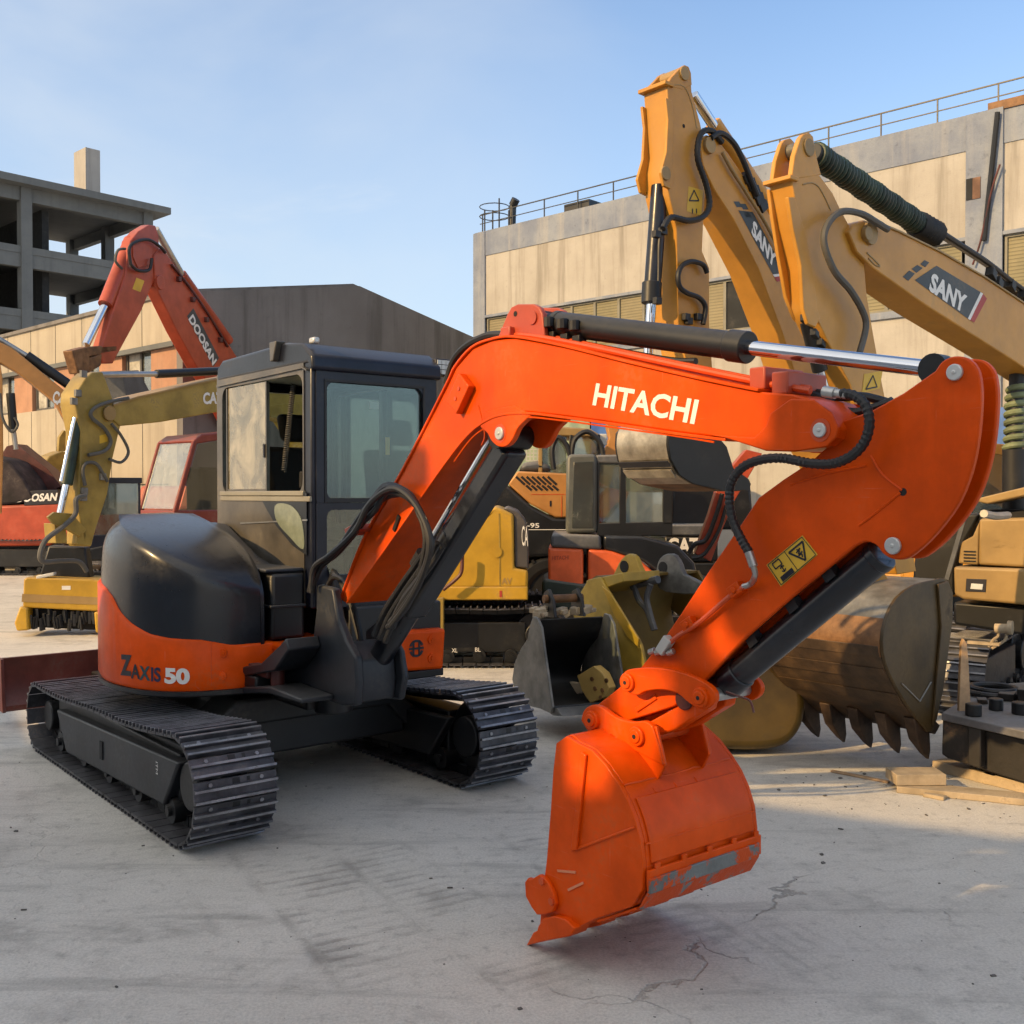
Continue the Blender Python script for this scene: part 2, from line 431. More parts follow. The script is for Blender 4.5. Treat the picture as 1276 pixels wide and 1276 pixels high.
m.prismU([(-.72, .16), (-.5, .40), (.5, .40), (.72, .16), (.72, .34), (.45, .54), (-.45, .54), (-.72, .34)], .25, .55)
m.build('undercarriage_frame', M['blackmetal'], ex, .015)
m = MB(); m.cyl((0, 0, .44), (0, 0, .66), .42, 40); m.build('slewing_ring', M['blackmetal'], ex, .01)

# dozer blade at the back
bl = MB()
bp = [(-2.10, .12), (-2.17, .14), (-2.24, .25), (-2.25, .36), (-2.20, .49), (-2.17, .49), (-2.19, .36), (-2.17, .25), (-2.10, .16)]
bl.prism(bp, -1.0, 1.0)
for y in (-1.0, .99): bl.prism([(-2.07, .12), (-2.25, .13), (-2.26, .49), (-2.12, .49)], y-.012, y+.012)
b = bl.build('dozer_blade', M['darkred'], ex, .004)
m = MB()
for y in (-.35, .35): m.bar((-.6, y*.9, .33), (-2.13, y, .28), .09, .12)
m.bar((-1.3, -.35, .31), (-1.3, .35, .31), .08, .1)
m.build('blade_arm', M['blackmetal'], b, .01)

# --- upper body shell
def foot(ph, grow=0.0):
    """outline radius of the round tail house; ph measured from straight ahead towards the right"""
    c = math.cos(ph)
    front = .65 if ph > 0 else .80
    rr = .955
    if c > .05:
        k = 7.0
        rf = front/c
        rr = (rr**-k + rf**-k)**(-1/k)
    return rr+grow
def fpt(ph, g=0.0):
    r_ = foot(ph, g); return (r_*math.cos(ph), -r_*math.sin(ph))
def cylhit(px, py, rad):
    e = E.e; d = E.d(px, py)
    a = d.x**2+d.y**2; b_ = 2*(e.x*d.x+e.y*d.y); c_ = e.x**2+e.y**2-rad**2
    q = b_*b_-4*a*c_
    if q < 0: q = 0
    t = (-b_-math.sqrt(q))/(2*a); p = e+d*t
    return (math.atan2(-p.y, p.x), p.z)
bord = [cylhit(*p, .955) for p in [(130, 733), (138, 743), (148, 762), (163, 777), (185, 790), (208, 796), (242, 800)]]
bord.sort()
def ztop(ph):
    d_ = math.degrees(ph)
    if ph <= bord[0][0]: return .855 if d_ < 40 else bord[0][1]+(.855-bord[0][1])*max(0, min(1, (bord[0][0]-ph)/max(.05, bord[0][0]-R(40))))
    for a, b_ in zip(bord, bord[1:]):
        if ph <= b_[0]: return a[1]+(b_[1]-a[1])*(ph-a[0])/(b_[0]-a[0])
    return bord[-1][1]+(1.16-bord[-1][1])*min(1, (ph-bord[-1][0])/.25)
# orange skirt: a wall of panels round the house, thick inward
NA = 120
m = MB(); rings = []
a0, a1 = R(14), R(262)
for i in range(NA+1):
    ph = a0+(a1-a0)*i/NA
    zt = ztop(ph)
    rings.append([fpt(ph, -.008)+(.625,), fpt(ph, .006)+(.655,), fpt(ph, .006)+(zt-.012,), fpt(ph, -.006)+(zt,), fpt(ph, -.07)+(zt,), fpt(ph, -.07)+(.625,)])
m.loft(rings)
cw = m.build('counterweight', M['orange'], ex, 0, ang=50)
# black sill under the shell
m = MB(); rings = []
for i in range(NA+1):
    ph = a0+(a1-a0)*i/NA
    rings.append([fpt(ph, -.012)+(.590,), fpt(ph, .004)+(.600,), fpt(ph, .004)+(.623,), fpt(ph, -.09)+(.623,), fpt(ph, -.09)+(.590,)])
m.loft(rings); m.build('lower_sill', M['blackmetal'], cw)
# lettering and bolts on the curved skirt
def on_skirt(px, py, g=.008):
    ph, z = cylhit(px, py, .955); return ph, z
def curved_text(body, px0, px1, pyb, pyt, mat, name, bold, parent):
    (pa, za), (pb, zb) = on_skirt(px0, pyb), on_skirt(px1, pyb+ (px1-px0)*.10)
    _, zt = on_skirt(px0, pyt)
    vs, fs = text2d(body, bold, 6)
    q = MB(); out = []
    for x, y in vs:
        ph = pa+(pb-pa)*x; z = za+(zb-za)*x+(zt-za)*y
        p = fpt(ph, .0095); out.append((p[0], p[1], z))
    q.add(out, fs); return q.build(name, mat, parent, ang=60)
curved_text('Z', 152, 166, 841, 815, M['ink'], 'letter_mark', .05, cw)
curved_text('A', 165, 176, 845, 827, M['ink'], 'letter_mark', .03, cw)
curved_text('X', 175, 188, 847, 829, paint('teal lettering', (.01, .06, .07), .5), 'letter_mark', .03, cw)
curved_text('IS', 189, 200, 849, 831, paint('blue black lettering', (.02, .02, .06), .5), 'letter_mark', .03, cw)
curved_text('50', 204, 231, 852, 832, M['white'], 'number_mark', .05, cw)
for (px, py) in ((268, 818), (267, 847)):
    ph, z = on_skirt(px, py); p = fpt(ph, .004); q2 = fpt(ph, .014); q3 = fpt(ph, .020)
    q = MB(); q.cyl((p[0], p[1], z), (q2[0], q2[1], z), .022, 20); q.cyl((p[0], p[1], z), (q3[0], q3[1], z), .011, 6)
    q.build('panel_bolt', M['orange'], cw)
q = MB(); ph, z = on_skirt(254, 830)
for k in range(1):
    p = fpt(ph, .0072)
    q.obox((p[0], p[1], z), (-.001*math.sin(ph), -.001*math.cos(ph), 0), (.0005, 0, 0), (0, 0, .115))
q.build('panel_seam', M['orange_dk'], cw)
# front right lip of the skirt and lower deck
m = MB(); m.box(.40, .80, -.30, .05, .80, .855); m.build('front_lip', M['orange'], ex, .02)
m = MB()
m.prismZ([fpt(R(14)+(R(346)-R(14))*i/60, -.09)[:2] for i in range(61)], .63, .70)
m.box(.3, .76, -.45, .72, .63, .70)
m.build('deck_plate', M['blackmetal'], ex, .01)
# front left orange tool box with emblem
q = E.Up([(492, 787), (556, 783), (553, 834), (486, 838)], .80)
m = MB(); m.prismU(q, .50, .80); fb = m.build('front_cover', M['orange'], ex, .02, seg=3)
m = MB(); m.box(.5, .79, .26, .72, .585, .628); m.build('lower_sill', M['blackmetal'], fb, .006)
c0 = E.U(519, 808, .803)
m = MB(); r_ = .052
def ringbar(mb, cy, cz, rr, rw, a0, a1, x0, x1, n=24):
    P = [(cy+rr*math.cos(a0+(a1-a0)*i/n), cz+rr*math.sin(a0+(a1-a0)*i/n)) for i in range(n+1)]
    Q = [(cy+rw*math.cos(a0+(a1-a0)*i/n), cz+rw*math.sin(a0+(a1-a0)*i/n)) for i in range(n+1)][::-1]
    mb.prismU(P+Q, x0, x1)
ringbar(m, c0[0], c0[1], .050, .036, R(20), R(160), .801, .804)
ringbar(m, c0[0], c0[1], .050, .036, R(200), R(340), .801, .804)
for dy in (-.020, .020): m.box(.801, .804, c0[0]+dy-.006, c0[0]+dy+.006, c0[1]-.046, c0[1]+.046)
m.box(.801, .804, c0[0]-.05, c0[0]+.05, c0[1]-.006, c0[1]+.006)
m.build('round_emblem', M['ink'], fb)
for (px, py) in ((538, 797), (538, 820)):
    c1 = E.U(px, py, .80); m = MB(); m.cyl((.80, c1[0], c1[1]), (.808, c1[0], c1[1]), .028, 20); m.cyl((.80, c1[0], c1[1]), (.815, c1[0], c1[1]), .013, 6)
    m.build('panel_bolt', M['orange'], fb)
# yellow green tank behind it is another machine; dark front bulkhead under the cab
m = MB(); m.box(-.55, .74, .12, .74, .70, 1.02); m.build('cab_floor', M['blackmetal'], ex, .015)

# --- rounded black engine hood
m = MB(); rings = []
P0, P1 = R(12), R(175)
NL, NP = 26, 46
ZB, ZT = .80, 1.53
for k in range(NL+1):
    t = k/NL; z = ZB+(ZT-ZB)*math.sin(t*math.pi/2)
    h = max(0, (z-.95)/(ZT-.95))
    um = .645*(1-h**3.0*.9) - .40*h**5
    sh = 1-.02*h-.16*h**9
    ring = []
    for i in range(NP+1):
        ph = P0+(P1-P0)*i/NP
        x, y = fpt(ph, -.006); x *= sh; y *= sh
        if x > um: x = um
        ring.append((x, min(y, -.36), z + .0*h))
    ring += [(ring[-1][0], -.34, z), (min(um, ring[0][0]), -.34, z)]
    rings.append(ring)
m.loft(rings)
hood = m.build('engine_hood', M['black'], ex, 0, ang=60)

# --- deck boxes between hood and cab
m = MB()
m.box(.30, .64, -.30, -.10, .86, 1.22)
tk = m.build('side_tank', M['blackmetal'], ex, .02)
m = MB(); m.box(.20, .63, -.33, -.10, 1.224, 1.245); m.build('tank_lid', M['greycast'], tk, .008)
m = MB(); m.box(.30, .655, -.312, -.10, 1.035, 1.05); m.build('tank_ledge', M['greycast'], tk, .004)
m = MB(); m.prism([(-.55, 1.30), (.30, 1.30), (.30, 1.20), (-.1, 1.47), (-.55, 1.52)][:0] or [(-.52, .86), (.28, .86), (.28, 1.24), (.1, 1.28), (-.1, 1.36), (-.35, 1.46), (-.52, 1.47)], -.335, -.11)
m.build('deck_cover', M['black'], ex, .01)

# --- cab
CY0, CY1, CX0, CX1, CZ0, CZ1 = -.09, .757, -.56, .70, 1.0, 2.47
def wpx(px, py): return E.S(px, py, CY0)
wl, wr = wpx(277, 530)[0], wpx(377, 530)[0]
wt = 2.31; wb = 1.655
m = MB(); th = .05
def panel_y(mb, y0, y1, x0, x1, z0, z1, hx0, hx1, hz0, hz1, rc=.06):
    """wall in an xz plane with a rounded opening"""
    outer = [(x0, z0), (x1, z0), (x1, z1), (x0, z1)]
    hole = []
    for cx, cz, a in ((hx1-rc, hz0+rc, -90), (hx1-rc, hz1-rc, 0), (hx0+rc, hz1-rc, 90), (hx0+rc, hz0+rc, 180)):
        for i in range(5): t = R(a+90*i/4); hole.append((cx+rc*math.cos(t), cz+rc*math.sin(t)))
    ring_panel(mb, outer, hole, lambda p, t: (p[0], t, p[1]), y0, y1)
def panel_x(mb, x0, x1, y0, y1, z0, z1, hy0, hy1, hz0, hz1, rc=.06):
    outer = [(y0, z0), (y1, z0), (y1, z1), (y0, z1)]
    hole = []
    for cx, cz, a in ((hy1-rc, hz0+rc, -90), (hy1-rc, hz1-rc, 0), (hy0+rc, hz1-rc, 90), (hy0+rc, hz0+rc, 180)):
        for i in range(5): t = R(a+90*i/4); hole.append((cx+rc*math.cos(t), cz+rc*math.sin(t)))
    ring_panel(mb, outer, hole, lambda p, t: (t, p[0], p[1]), x0, x1)
def ring_panel(mb, outer, hole, mk, a, b):
    n = len(hole); k = n//4
    for t, in ((a,), (b,)):
        vs = [mk(p, t) for p in outer]+[mk(p, t) for p in hole]
        oc = {0: 1, 1: 2, 2: 3, 3: 0}
        fs = []
        for c in range(4):
            o_ = oc[c]
            for i in range(k-1): fs.append([o_, 4+c*k+i, 4+c*k+i+1])
            fs.append([o_, 4+c*k+k-1, 4+((c+1) % 4)*k, oc[(c+1) % 4]])
        mb.add(vs, fs)
    vs = [mk(p, a) for p in hole]+[mk(p, b) for p in hole]
    mb.add(vs, [[i, (i+1) % n, n+(i+1) % n, n+i] for i in range(n)])
    vs = [mk(p, a) for p in outer]+[mk(p, b) for p in outer]
    mb.add(vs, [[i, (i+1) % 4, 4+(i+1) % 4, 4+i] for i in range(4)])
fwl, fwr = E.U(407, 540, CX1)[0], E.U(527, 540, CX1)[0]
ftop = E.U(430, 477, CX1)[1]; fbot = E.U(425, 627, CX1)[1]
# right wall
m.mat(1); panel_y(m, CY0, CY0+th, CX0+.01, CX1-.09, 1.02, 2.40, wl, wr, wb, wt, .07)
# left wall with door glass opening, back wall, front wall
m.mat(0); panel_y(m, CY1-th, CY1, CX0+.01, CX1-.09, 1.02, 2.40, CX0+.10, CX1-.16, 1.30, wt, .07)
panel_x(m, CX0, CX0+th, CY0+.02, CY1-.02, 1.02, 2.40, CY0+.12, CY1-.12, 1.55, wt, .07)
panel_x(m, CX1-th, CX1, CY0+.03, CY1-.03, 1.60, 2.40, fwl, fwr, fbot+.02, ftop, .05)
panel_x(m, CX1-th, CX1, CY0+.03, CY1-.03, 1.02, 1.598, fwl, fwr, 1.20, 1.56, .04)
m.box(CX1-.10, CX1-.012, CY0+.006, CY0+.05, 1.02, 2.40); m.box(CX1-.10, CX1-.012, CY1-.05, CY1-.006, 1.02, 2.40)
m.box(CX0+.03, CX1-.03, CY0+.03, CY1-.03, 1.022, 1.06)
cab = m.build('cab', [M['cabblue'], M['cabside']], ex, .012)
# roof with rounded brow
m = MB()
prof = [(CX0+.02, 2.36), (CX0+.02, 2.44), (CX0+.10, 2.485), (.40, 2.50), (.60, 2.475), (.715, 2.40), (.725, 2.325), (.69, 2.315), (.66, 2.36)]
m.prism(prof, CY0-.004, CY1+.004)
m.build('roof', M['cabblue'], cab, .045, seg=4)
m = MB(); m.prism([(CX0+.03, 2.332), (wr+.02, 2.345), (wr+.07, 2.325), (wr+.07, 2.315), (wr+.02, 2.335), (CX0+.03, 2.322)], CY0-.014, CY0+.01)
m.build('rain_gutter', M['cabside'], cab)
m = MB(); p = E.S(343, 437, CY0-.02); m.prism([(p[0]-.03, p[1]-.06), (p[0]+.01, p[1]-.06), (p[0]+.05, p[1]+.05), (p[0]-.04, p[1]+.05)], CY0-.04, CY0+.02)
m.build('lifting_eye', M['cabside'], cab, .006)
m = MB(); p = E.U(395, 431, CX1-.02); m.box(.62, .68, p[0]-.02, p[0]+.02, 2.47, 2.505); m.build('roof_bolt', M['zinc'], cab, .01)
# right side: sliding panes
def ypane(mb, pts, y): mb.add([(p[0], y, p[1]) for p in pts], [list(range(len(pts)))])
x_s = E.S(331, 530, CY0)[0]
m = MB(); m.box(wl+.05, x_s, CY0+.012, CY0+.017, wb+.01, wt-.005); sp = m.build('sliding_window', M['reflglass'], cab)
m = MB()
for x in (wl+.05, x_s-.012): m.box(x, x+.014, CY0+.004, CY0+.024, wb+.01, wt-.005)
m.box(wl+.064, x_s-.012, CY0+.006, CY0+.022, wb+.008, wb+.022)
m.build('pane_rail', M['cabside'], sp)
m = MB(); m.box(x_s-.03, x_s-.012, CY0-.004, CY0+.008, 1.86, 1.94); m.build('pane_latch', M['ink'], sp)
m = MB(); m.box(wl-.02, wr+.02, CY0-.012, CY0+.02, wb-.018, wb+.010); m.box(wl-.02, wr+.09, CY0-.008, CY0+.01, wb-.05, wb-.02)
m.build('window_sill', paint('worn sill', (.30, .27, .20), .35, metal=.3, damt=.4), cab, .004)
# lower right corner window
tri = E.Sp([(323, 616), (383, 614), (383, 692), (366, 680), (345, 655)], CY0)
m = MB(); m.prism(tri, CY0-.006, CY0-.0005); cp = m.build('corner_panel', M['greycast'], cab)
win = E.Sp(spl2([(344, 632), (352, 627), (367, 632), (378, 650), (380, 684), (362, 668), (347, 650)], 4, True), CY0)
m = MB(); m.prism(win, CY0-.010, CY0-.0065); m.build('corner_window', paint('hazy corner glass', (.20, .23, .18), .12, damt=.6, dirt=(.36, .36, .27), dscale=8), cp)
m = MB(); p0 = E.S3(300, 652, CY0-.004); p1 = E.S3(383, 648, CY0-.004); m.bar(p0, p1, .006, .008); m.build('panel_trim', M['steel'], cp)
# windscreen
m = MB(); m.box(CX1-.022, CX1-.018, fwl-.01, fwr+.01, fbot+.01, ftop+.01); m.build('windscreen', M['glass'], cab)
m = MB(); m.box(CX1-.022, CX1-.018, fwl-.01, fwr+.01, 1.19, 1.57); m.build('lower_windscreen', M['glass'], cab)
m = MB(); m.box(CX0+.02, CX0+.024, CY0+.1, CY1-.1, 1.54, wt+.01); m.build('rear_window', M['glass'], cab)
m = MB(); m.box(CX0+.09, CX1-.15, CY1-.024, CY1-.02, 1.29, wt+.01); m.build('door_window', M['glass'], cab)
m = MB()
m.box(CX1-.03, CX1+.004, fwl-.014, fwl, fbot+.01, ftop+.01); m.box(CX1-.03, CX1+.004, fwr, fwr+.014, fbot+.01, ftop+.01)
m.box(CX1-.03, CX1+.005, fwl-.014, fwr+.014, fbot+.004, fbot+.028); m.box(CX1-.03, CX1+.005, fwl-.014, fwr+.014, ftop, ftop+.014)
m.build('window_seal', M['rubber'], cab)
m = MB(); m.box(CX0+.16, CX0+.20, CY1-.062, CY1-.03, 1.1, 2.3); m.box(.12, .16, CY1-.062, CY1-.03, 1.1, 2.3)
m.build('door_frame', M['cabblue'], cab)
# interior
m = MB()
m.prism([(-.30, 1.36), (.16, 1.36), (.18, 1.44), (-.22, 1.47), (-.34, 1.95), (-.46, 1.95), (-.38, 1.40)], .14, .56)
m.prism([(-.34, 1.98), (-.27, 1.98), (-.31, 2.16), (-.40, 2.16)], .23, .47)
m.box(-.2, .05, .2, .5, 1.06, 1.36)
m.build('operator_seat', M['dark'], cab, .04, seg=3)
m = MB(); m.box(-.02, .30, .02, .14, 1.06, 1.46); m.cyl((.24, .08, 1.46), (.28, .08, 1.72), .012); m.cyl((.28, .08, 1.68), (.285, .08, 1.78), .025, 12)
m.box(-.02, .30, .58, .70, 1.06, 1.46); m.cyl((.24, .64, 1.46), (.28, .64, 1.72), .012)
m.build('control_console', M['dark'], cab, .01)
m = MB(); m.helix((.22, .05, 2.29), (.15, .02, 1.78), .013, .0045, .013, 6); m.build('coiled_cord', M['hosegrey'], cab)
m = MB(); p = E.U(466, 505, CX1-.026); m.box(CX1-.03, CX1-.0225, p[0]-.03, p[0]+.03, p[1]-.02, p[1]+.02); m.build('licence_sticker', M['white'], cab)
m = MB(); p = E.U(483, 556, CX1-.026); m.box(CX1-.03, CX1-.0225, p[0]-.012, p[0]+.012, p[1]-.05, p[1]+.05); m.build('warning_strip', M['sticker'], cab)
# work light on the left brow
p = E.U(550, 458, .66); m = MB(); m.box(.60, .68, p[0]-.055, p[0]+.055, p[1]-.05, p[1]+.05); wlg = m.build('work_light', M['ink'], ex, .008)
m = MB()
for i in range(3):
    for j in range(3):
        m.box(.6805, .686, p[0]-.045+i*.031, p[0]-.045+i*.031+.027, p[1]-.042+j*.029, p[1]-.042+j*.029+.025)
m.build('lamp_cell', M['lamp'], wlg)
m = MB(); m.bar((.64, p[0], p[1]-.05), (.62, p[0]-.04, 2.31), .03, .02); m.build('lamp_bracket', M['blackmetal'], wlg)

# --- swing post
YB = -.09     # the plane the boom and arm work in
cheek = E.Sp([(399, 728), (419, 733), (425, 770), (435, 797), (447, 819), (449, 850), (447, 879), (430, 879), (398, 868), (356, 852), (352, 838), (376, 824), (394, 792), (398, 760)], -.26)
m = MB(); m.prism(cheek, -.28, -.235); m.prism(E.Sp([(425, 772), (436, 795), (447, 817), (452, 850), (447, 880), (420, 877), (405, 840), (405, 790)], -.26), -.03, .005)
sw = m.build('swing_post', M['greycast'], ex, .012)
c = [min(p[0] for p in cheek), max(p[0] for p in cheek)]
m = MB()
q = E.Sp([(420, 800), (432, 805), (444, 824), (446, 850), (444, 876), (425, 877), (412, 868)], -.25)
m.prism(q, -.234, -.031)
m.build('post_body', M['greycast'], sw, .01)
m = MB()
q = E.Sp([(332, 828), (360, 823), (385, 800), (392, 792), (396, 806), (378, 832), (340, 838)], -.30)
m.prism(q, -.46, -.281)
q = E.Sp([(332, 852), (372, 851), (412, 866), (412, 872), (370, 860), (334, 860)], -.30)
m.prism(q, -.46, -.281)
m.build('post_web', M['greycast'], sw, .008)
m = MB(); p = E.S3(346, 842, -.38); m.cyl((p.x, p.y-.0, p.z-.08), (p.x, p.y, p.z+.08), .035, 20); p2 = E.S3(318, 838, -.42); m.bar((p.x-.02, -.40, p.z+.01), (p2.x-.25, -.40, p2.z+.02), .06, .05)
m.build('swing_cylinder', M['darkred'], sw, .006)
m = MB(); m.box(.52, .92, -.24, .22, .52, .66); m.cyl((.93, -.09, .50), (.93, -.09, .90), .10, 24); m.build('swing_base', M['blackmetal'], ex, .012)

# --- boom
BN, BF = YB-.125, YB+.10
bo = [(424, 748), (455, 668), (500, 590), (555, 483), (567, 458), (588, 434), (612, 424), (640, 421), (700, 432), (780, 452), (880, 475), (945, 488), (985, 491), (1012, 499), (1034, 515), (1043, 534), (1040, 546), (1029, 556), (990, 561), (955, 561), (905, 546), (840, 538), (760, 526), (700, 518), (655, 513), (622, 516), (600, 526), (580, 543), (552, 579), (490, 668), (430, 752)]
boom_p = E.Sp(bo, BN)
m = MB(); m.prism(boom_p, BN+.006, BF-.006)
# proud flange strips along the top and bottom edges
boom = m.build('boom', M['orange'], ex, .006, seg=2)
tops = E.Sp([(424, 748), (455, 668), (500, 590), (555, 483), (567, 458), (588, 434), (612, 424), (640, 421), (700, 432), (780, 452), (880, 475), (945, 488)], BN)
bots = E.Sp([(905, 546), (840, 538), (760, 526), (700, 518), (655, 513), (622, 516), (600, 526), (580, 543), (552, 579), (490, 668), (432, 750)], BN)
m = MB(); m.sheet(spl2(tops, 4), BN-.004, BF+.004, .010); m.sheet(spl2(bots, 4), BN-.004, BF+.004, .010)
m.build('flange_plate', M['orange'], boom, .002)
# cylinder lug under the bend, tip cheek, top bracket
lug = E.Sp(spl2([(598, 532), (607, 540), (612, 549), (620, 556), (630, 556), (638, 548), (646, 532), (662, 517)], 4)+[(640, 505), (605, 512)], BN)
m = MB(); m.prism(lug, BN+.000, BN+.028); m.build('cylinder_lug', M['orange'], boom, .004); m = MB(); m.prism(lug, BF-.028, BF); m.build('cylinder_lug', M['orange'], boom, .004)
tipc = E.Sp([(880, 541), (905, 546), (955, 562), (990, 563), (1030, 557), (1042, 545), (1045, 534), (1036, 514), (1014, 498), (985, 497), (960, 515), (955, 530), (940, 545)], BN-.008)
m = MB(); m.prism(tipc, BN-.010, BN+.004); m.build('tip_plate', M['orange'], boom, .004); m = MB(); m.prism(tipc, BF-.004, BF+.010); m.build('tip_plate', M['orange'], boom, .004)
brk = E.Sp([(620, 424), (633, 392), (638, 383), (646, 379), (666, 379), (673, 383), (677, 391), (681, 432)], YB-.07)
m = MB(); m.prism(brk, YB-.075, YB-.05); m.prism(brk, YB+.05, YB+.075); tb = m.build('cylinder_bracket', M['red'], boom, .005)
p = E.S3(664, 396, YB-.076); m = MB(); m.cyl((p.x, YB-.082, p.z), (p.x, YB+.082, p.z), .026, 24); m.build('pin', M['red'], tb)
p = E.S3(642, 391, YB-.0765); m = MB(); m.cyl((p.x, p.y, p.z), (p.x, p.y+.002, p.z), .011, 14); m.build('drilled_hole', M['dark'], tb)
# lettering
m = MB(); text_on(m, 'HITACHI', E.S3(738, 505, BN+.004), E.S3(865, 529, BN+.004), E.S3(743, 477, BN+.004), .028); m.build('lettering', M['white'], boom)
def washer(px, py, y, r_, parent, name='pin_cap'):
    p = E.S3(px, py, y); q = MB(); q.cyl((p.x, y-.008, p.z), (p.x, y+.02, p.z), r_, 28); q.cyl((p.x, y-.011, p.z), (p.x, y, p.z), r_*.28, 12)
    return q.build(name, M['zinc'], parent, .003)
washer(1022, 536, BN-.011, .0215, boom); washer(623, 540, BN-.002, .026, boom)
# bracket on the lower boom side, hose clamps, fixing eye
p = E.S3(577, 491, BN); m = MB(); m.obox((p.x, BN-.012, p.z), (.045, 0, .055), (0, .018, 0), (.035, 0, -.03)); hb = m.build('hose_bracket', M['orange'], boom, .004)
for d in (-.02, .02):
    q = MB(); q.cyl((p.x+d*.6, BN-.034, p.z+d), (p.x+d*.6, BN-.028, p.z+d), .009, 10); q.build('bolt', M['orange_dk'], hb)
p = E.S3(494, 652, BN); m = MB(); m.obox((p.x, BN+.002, p.z), (.022, 0, .034), (0, .006, 0), (.008, 0, -.006)); m.build('slot', M['dark'], boom)
# dark grease stains round the pins, weld beads along the web
m = MB()
for (px, py, y, rr, par) in ((1022, 536, BN-.0112, .034, boom), (623, 540, BN-.0008, .038, boom)):
    p = E.S3(px, py, y); q = MB(); q.tube([(p.x, y-.0006, p.z), (p.x, y+.001, p.z)], rr, 20); q.build('pin_collar', M['orange_dk'], par)
for a in ([(560, 600), (583, 556), (606, 531), (640, 522), (700, 527), (790, 540), (880, 552)][0:0] or [(566, 575), (588, 546), (612, 530), (650, 520), (700, 524), (760, 532), (840, 543), (890, 551)],):
    q = MB(); q.tube(spl(E.St(a, BN+.004), 5), .0035, 6); q.build('weld_bead', M['orange'], boom)
q = MB(); q.tube(spl(E.St([(596, 505), (604, 540), (600, 555)], BN+.005), 4), .003, 6); q.build('weld_bead', M['orange'], boom)
# pipes along the back of the boom
for k, (dy, oz) in enumerate(((-.07, 0), (-.03, 2), (.03, 0), (.07, 2))):
    pts = [(x_, y_-oz) for x_, y_ in [(636, 418), (655, 418), (700, 425), (800, 446), (900, 467), (960, 479), (1010, 487)]]
    m = MB(); m.tube(spl(E.St(pts, YB+dy), 5), .011, 8); m.build('hydraulic_pipe', M['orange_dk'], boom)
for px in (653, 968, 996):
    a = E.S(px, {653: 424, 968: 486, 996: 492}[px], YB); b_ = E.S(px, {653: 405, 968: 458, 996: 464}[px], YB)
    m = MB(); m.box(a[0]-.03, a[0]+.03, YB-.10, YB+.10, a[1]-.005, a[1]+(.045 if px == 653 else .065)); m.build('pipe_clamp', M['red'], boom, .005)

# --- boom lift cylinder
def cylinder(name, parent, p0, p1, pr, r_b, r_r, mat_b='black', rod_to=None):
    """barrel p0-p1 and chrome rod from p1 to rod_to"""
    q = MB(); q.cyl(p0, p1, r_b, 28)
    d = (p1-p0).normalized()
    q.cyl(p1-d*.07, p1+d*.005, r_b*1.13, 28); q.cyl(p0, p0+d*.03, r_b*1.06, 28)
    o = q.build(name, M[mat_b], parent, .004)
    if rod_to is not None:
        q = MB(); q.cyl(p1, rod_to, r_r, 20); q.build('rod', M['chrome'], o)
    return o
pT = E.S3(640, 545, YB); pB = E.S3(462, 838, YB); d = (pT-pB).normalized()
bc = cylinder('boom_cylinder', ex, pB+d*.02, pB+d*1.02, None, .058, .03, 'black', pT)
m = MB(); m.cyl((pT.x, BN+.03, pT.z), (pT.x, BF-.03, pT.z), .05, 20); m.build('rod_eye', M['blackmetal'], bc); m = MB(); m.cyl((pB.x, -.234, pB.z), (pB.x, .0, pB.z), .05, 20); m.build('base_eye', M['blackmetal'], bc)
nrm = Vector((-d.z, 0, d.x))
m = MB()
g0 = pT-d*.03; g1 = pB+d*.50
m.obox((g0+g1)/2-nrm*.02, (g0-g1)/2, (0, .062, 0), nrm*.05)
m.build('rod_guard', M['black'], bc, .02, seg=3)
m = MB(); m.cyl(pT+nrm*.062-d*.06+Vector((0, -.05, 0)), pB+nrm*.062+d*.35+Vector((0, -.05, 0)), .013, 10); m.build('side_pipe', M['chrome'], bc)
m = MB(); q = pB+d*.78+nrm*.062+Vector((0, -.05, 0)); m.cyl(q-d*.04, q+d*.04, .032, 16); m.build('pipe_collar', M['rubber'], bc)

# --- arm cylinder on top
a0 = E.S3(693, 403, YB); a1 = E.S3(931, 433, YB); a2 = E.S3(1172, 461, YB)
ac = cylinder('arm_cylinder', ex, a0, a1, None, .047, .024, 'blackmetal', a2)
d = (a1-a0).normalized()
m = MB(); m.cyl(a0-d*.10, a0+d*.01, .036, 16); m.cyl((a0.x-.10*d.x, YB-.05, a0.z-.10*d.z), (a0.x-.10*d.x, YB+.05, a0.z-.1*d.z), .045, 18); m.build('base_eye', M['rubber'], ac, .003)
for t, rr in ((.02, .03), (.10, .035), (.17, .03)):
    m = MB(); q = a0+d*t; m.cyl(q+Vector((0, -.055, -.02)), q+Vector((0, -.055, .02)), rr*.7, 10); m.obox(q+Vector((0, -.03, -.05)), (.02, 0, 0), (0, .02, 0), (0, 0, .015)); m.build('end_fitting', M['rubber'], ac, .003)
m = MB(); q0 = a0+d*.03+Vector((0, -.02, -.058)); m.tube(spl([q0, q0+d*.3+Vector((0, 0, -.012)), q0+d*.6+Vector((0, 0, -.02)), q0+d*.72+Vector((0, 0, -.01))], 5), .012, 8); m.build('oil_pipe', M['rubber'], ac)
m = MB(); m.cyl((a2.x, YB-.045, a2.z), (a2.x, YB+.008, a2.z), .042, 20); m.build('rod_eye', M['blackmetal'], ac)

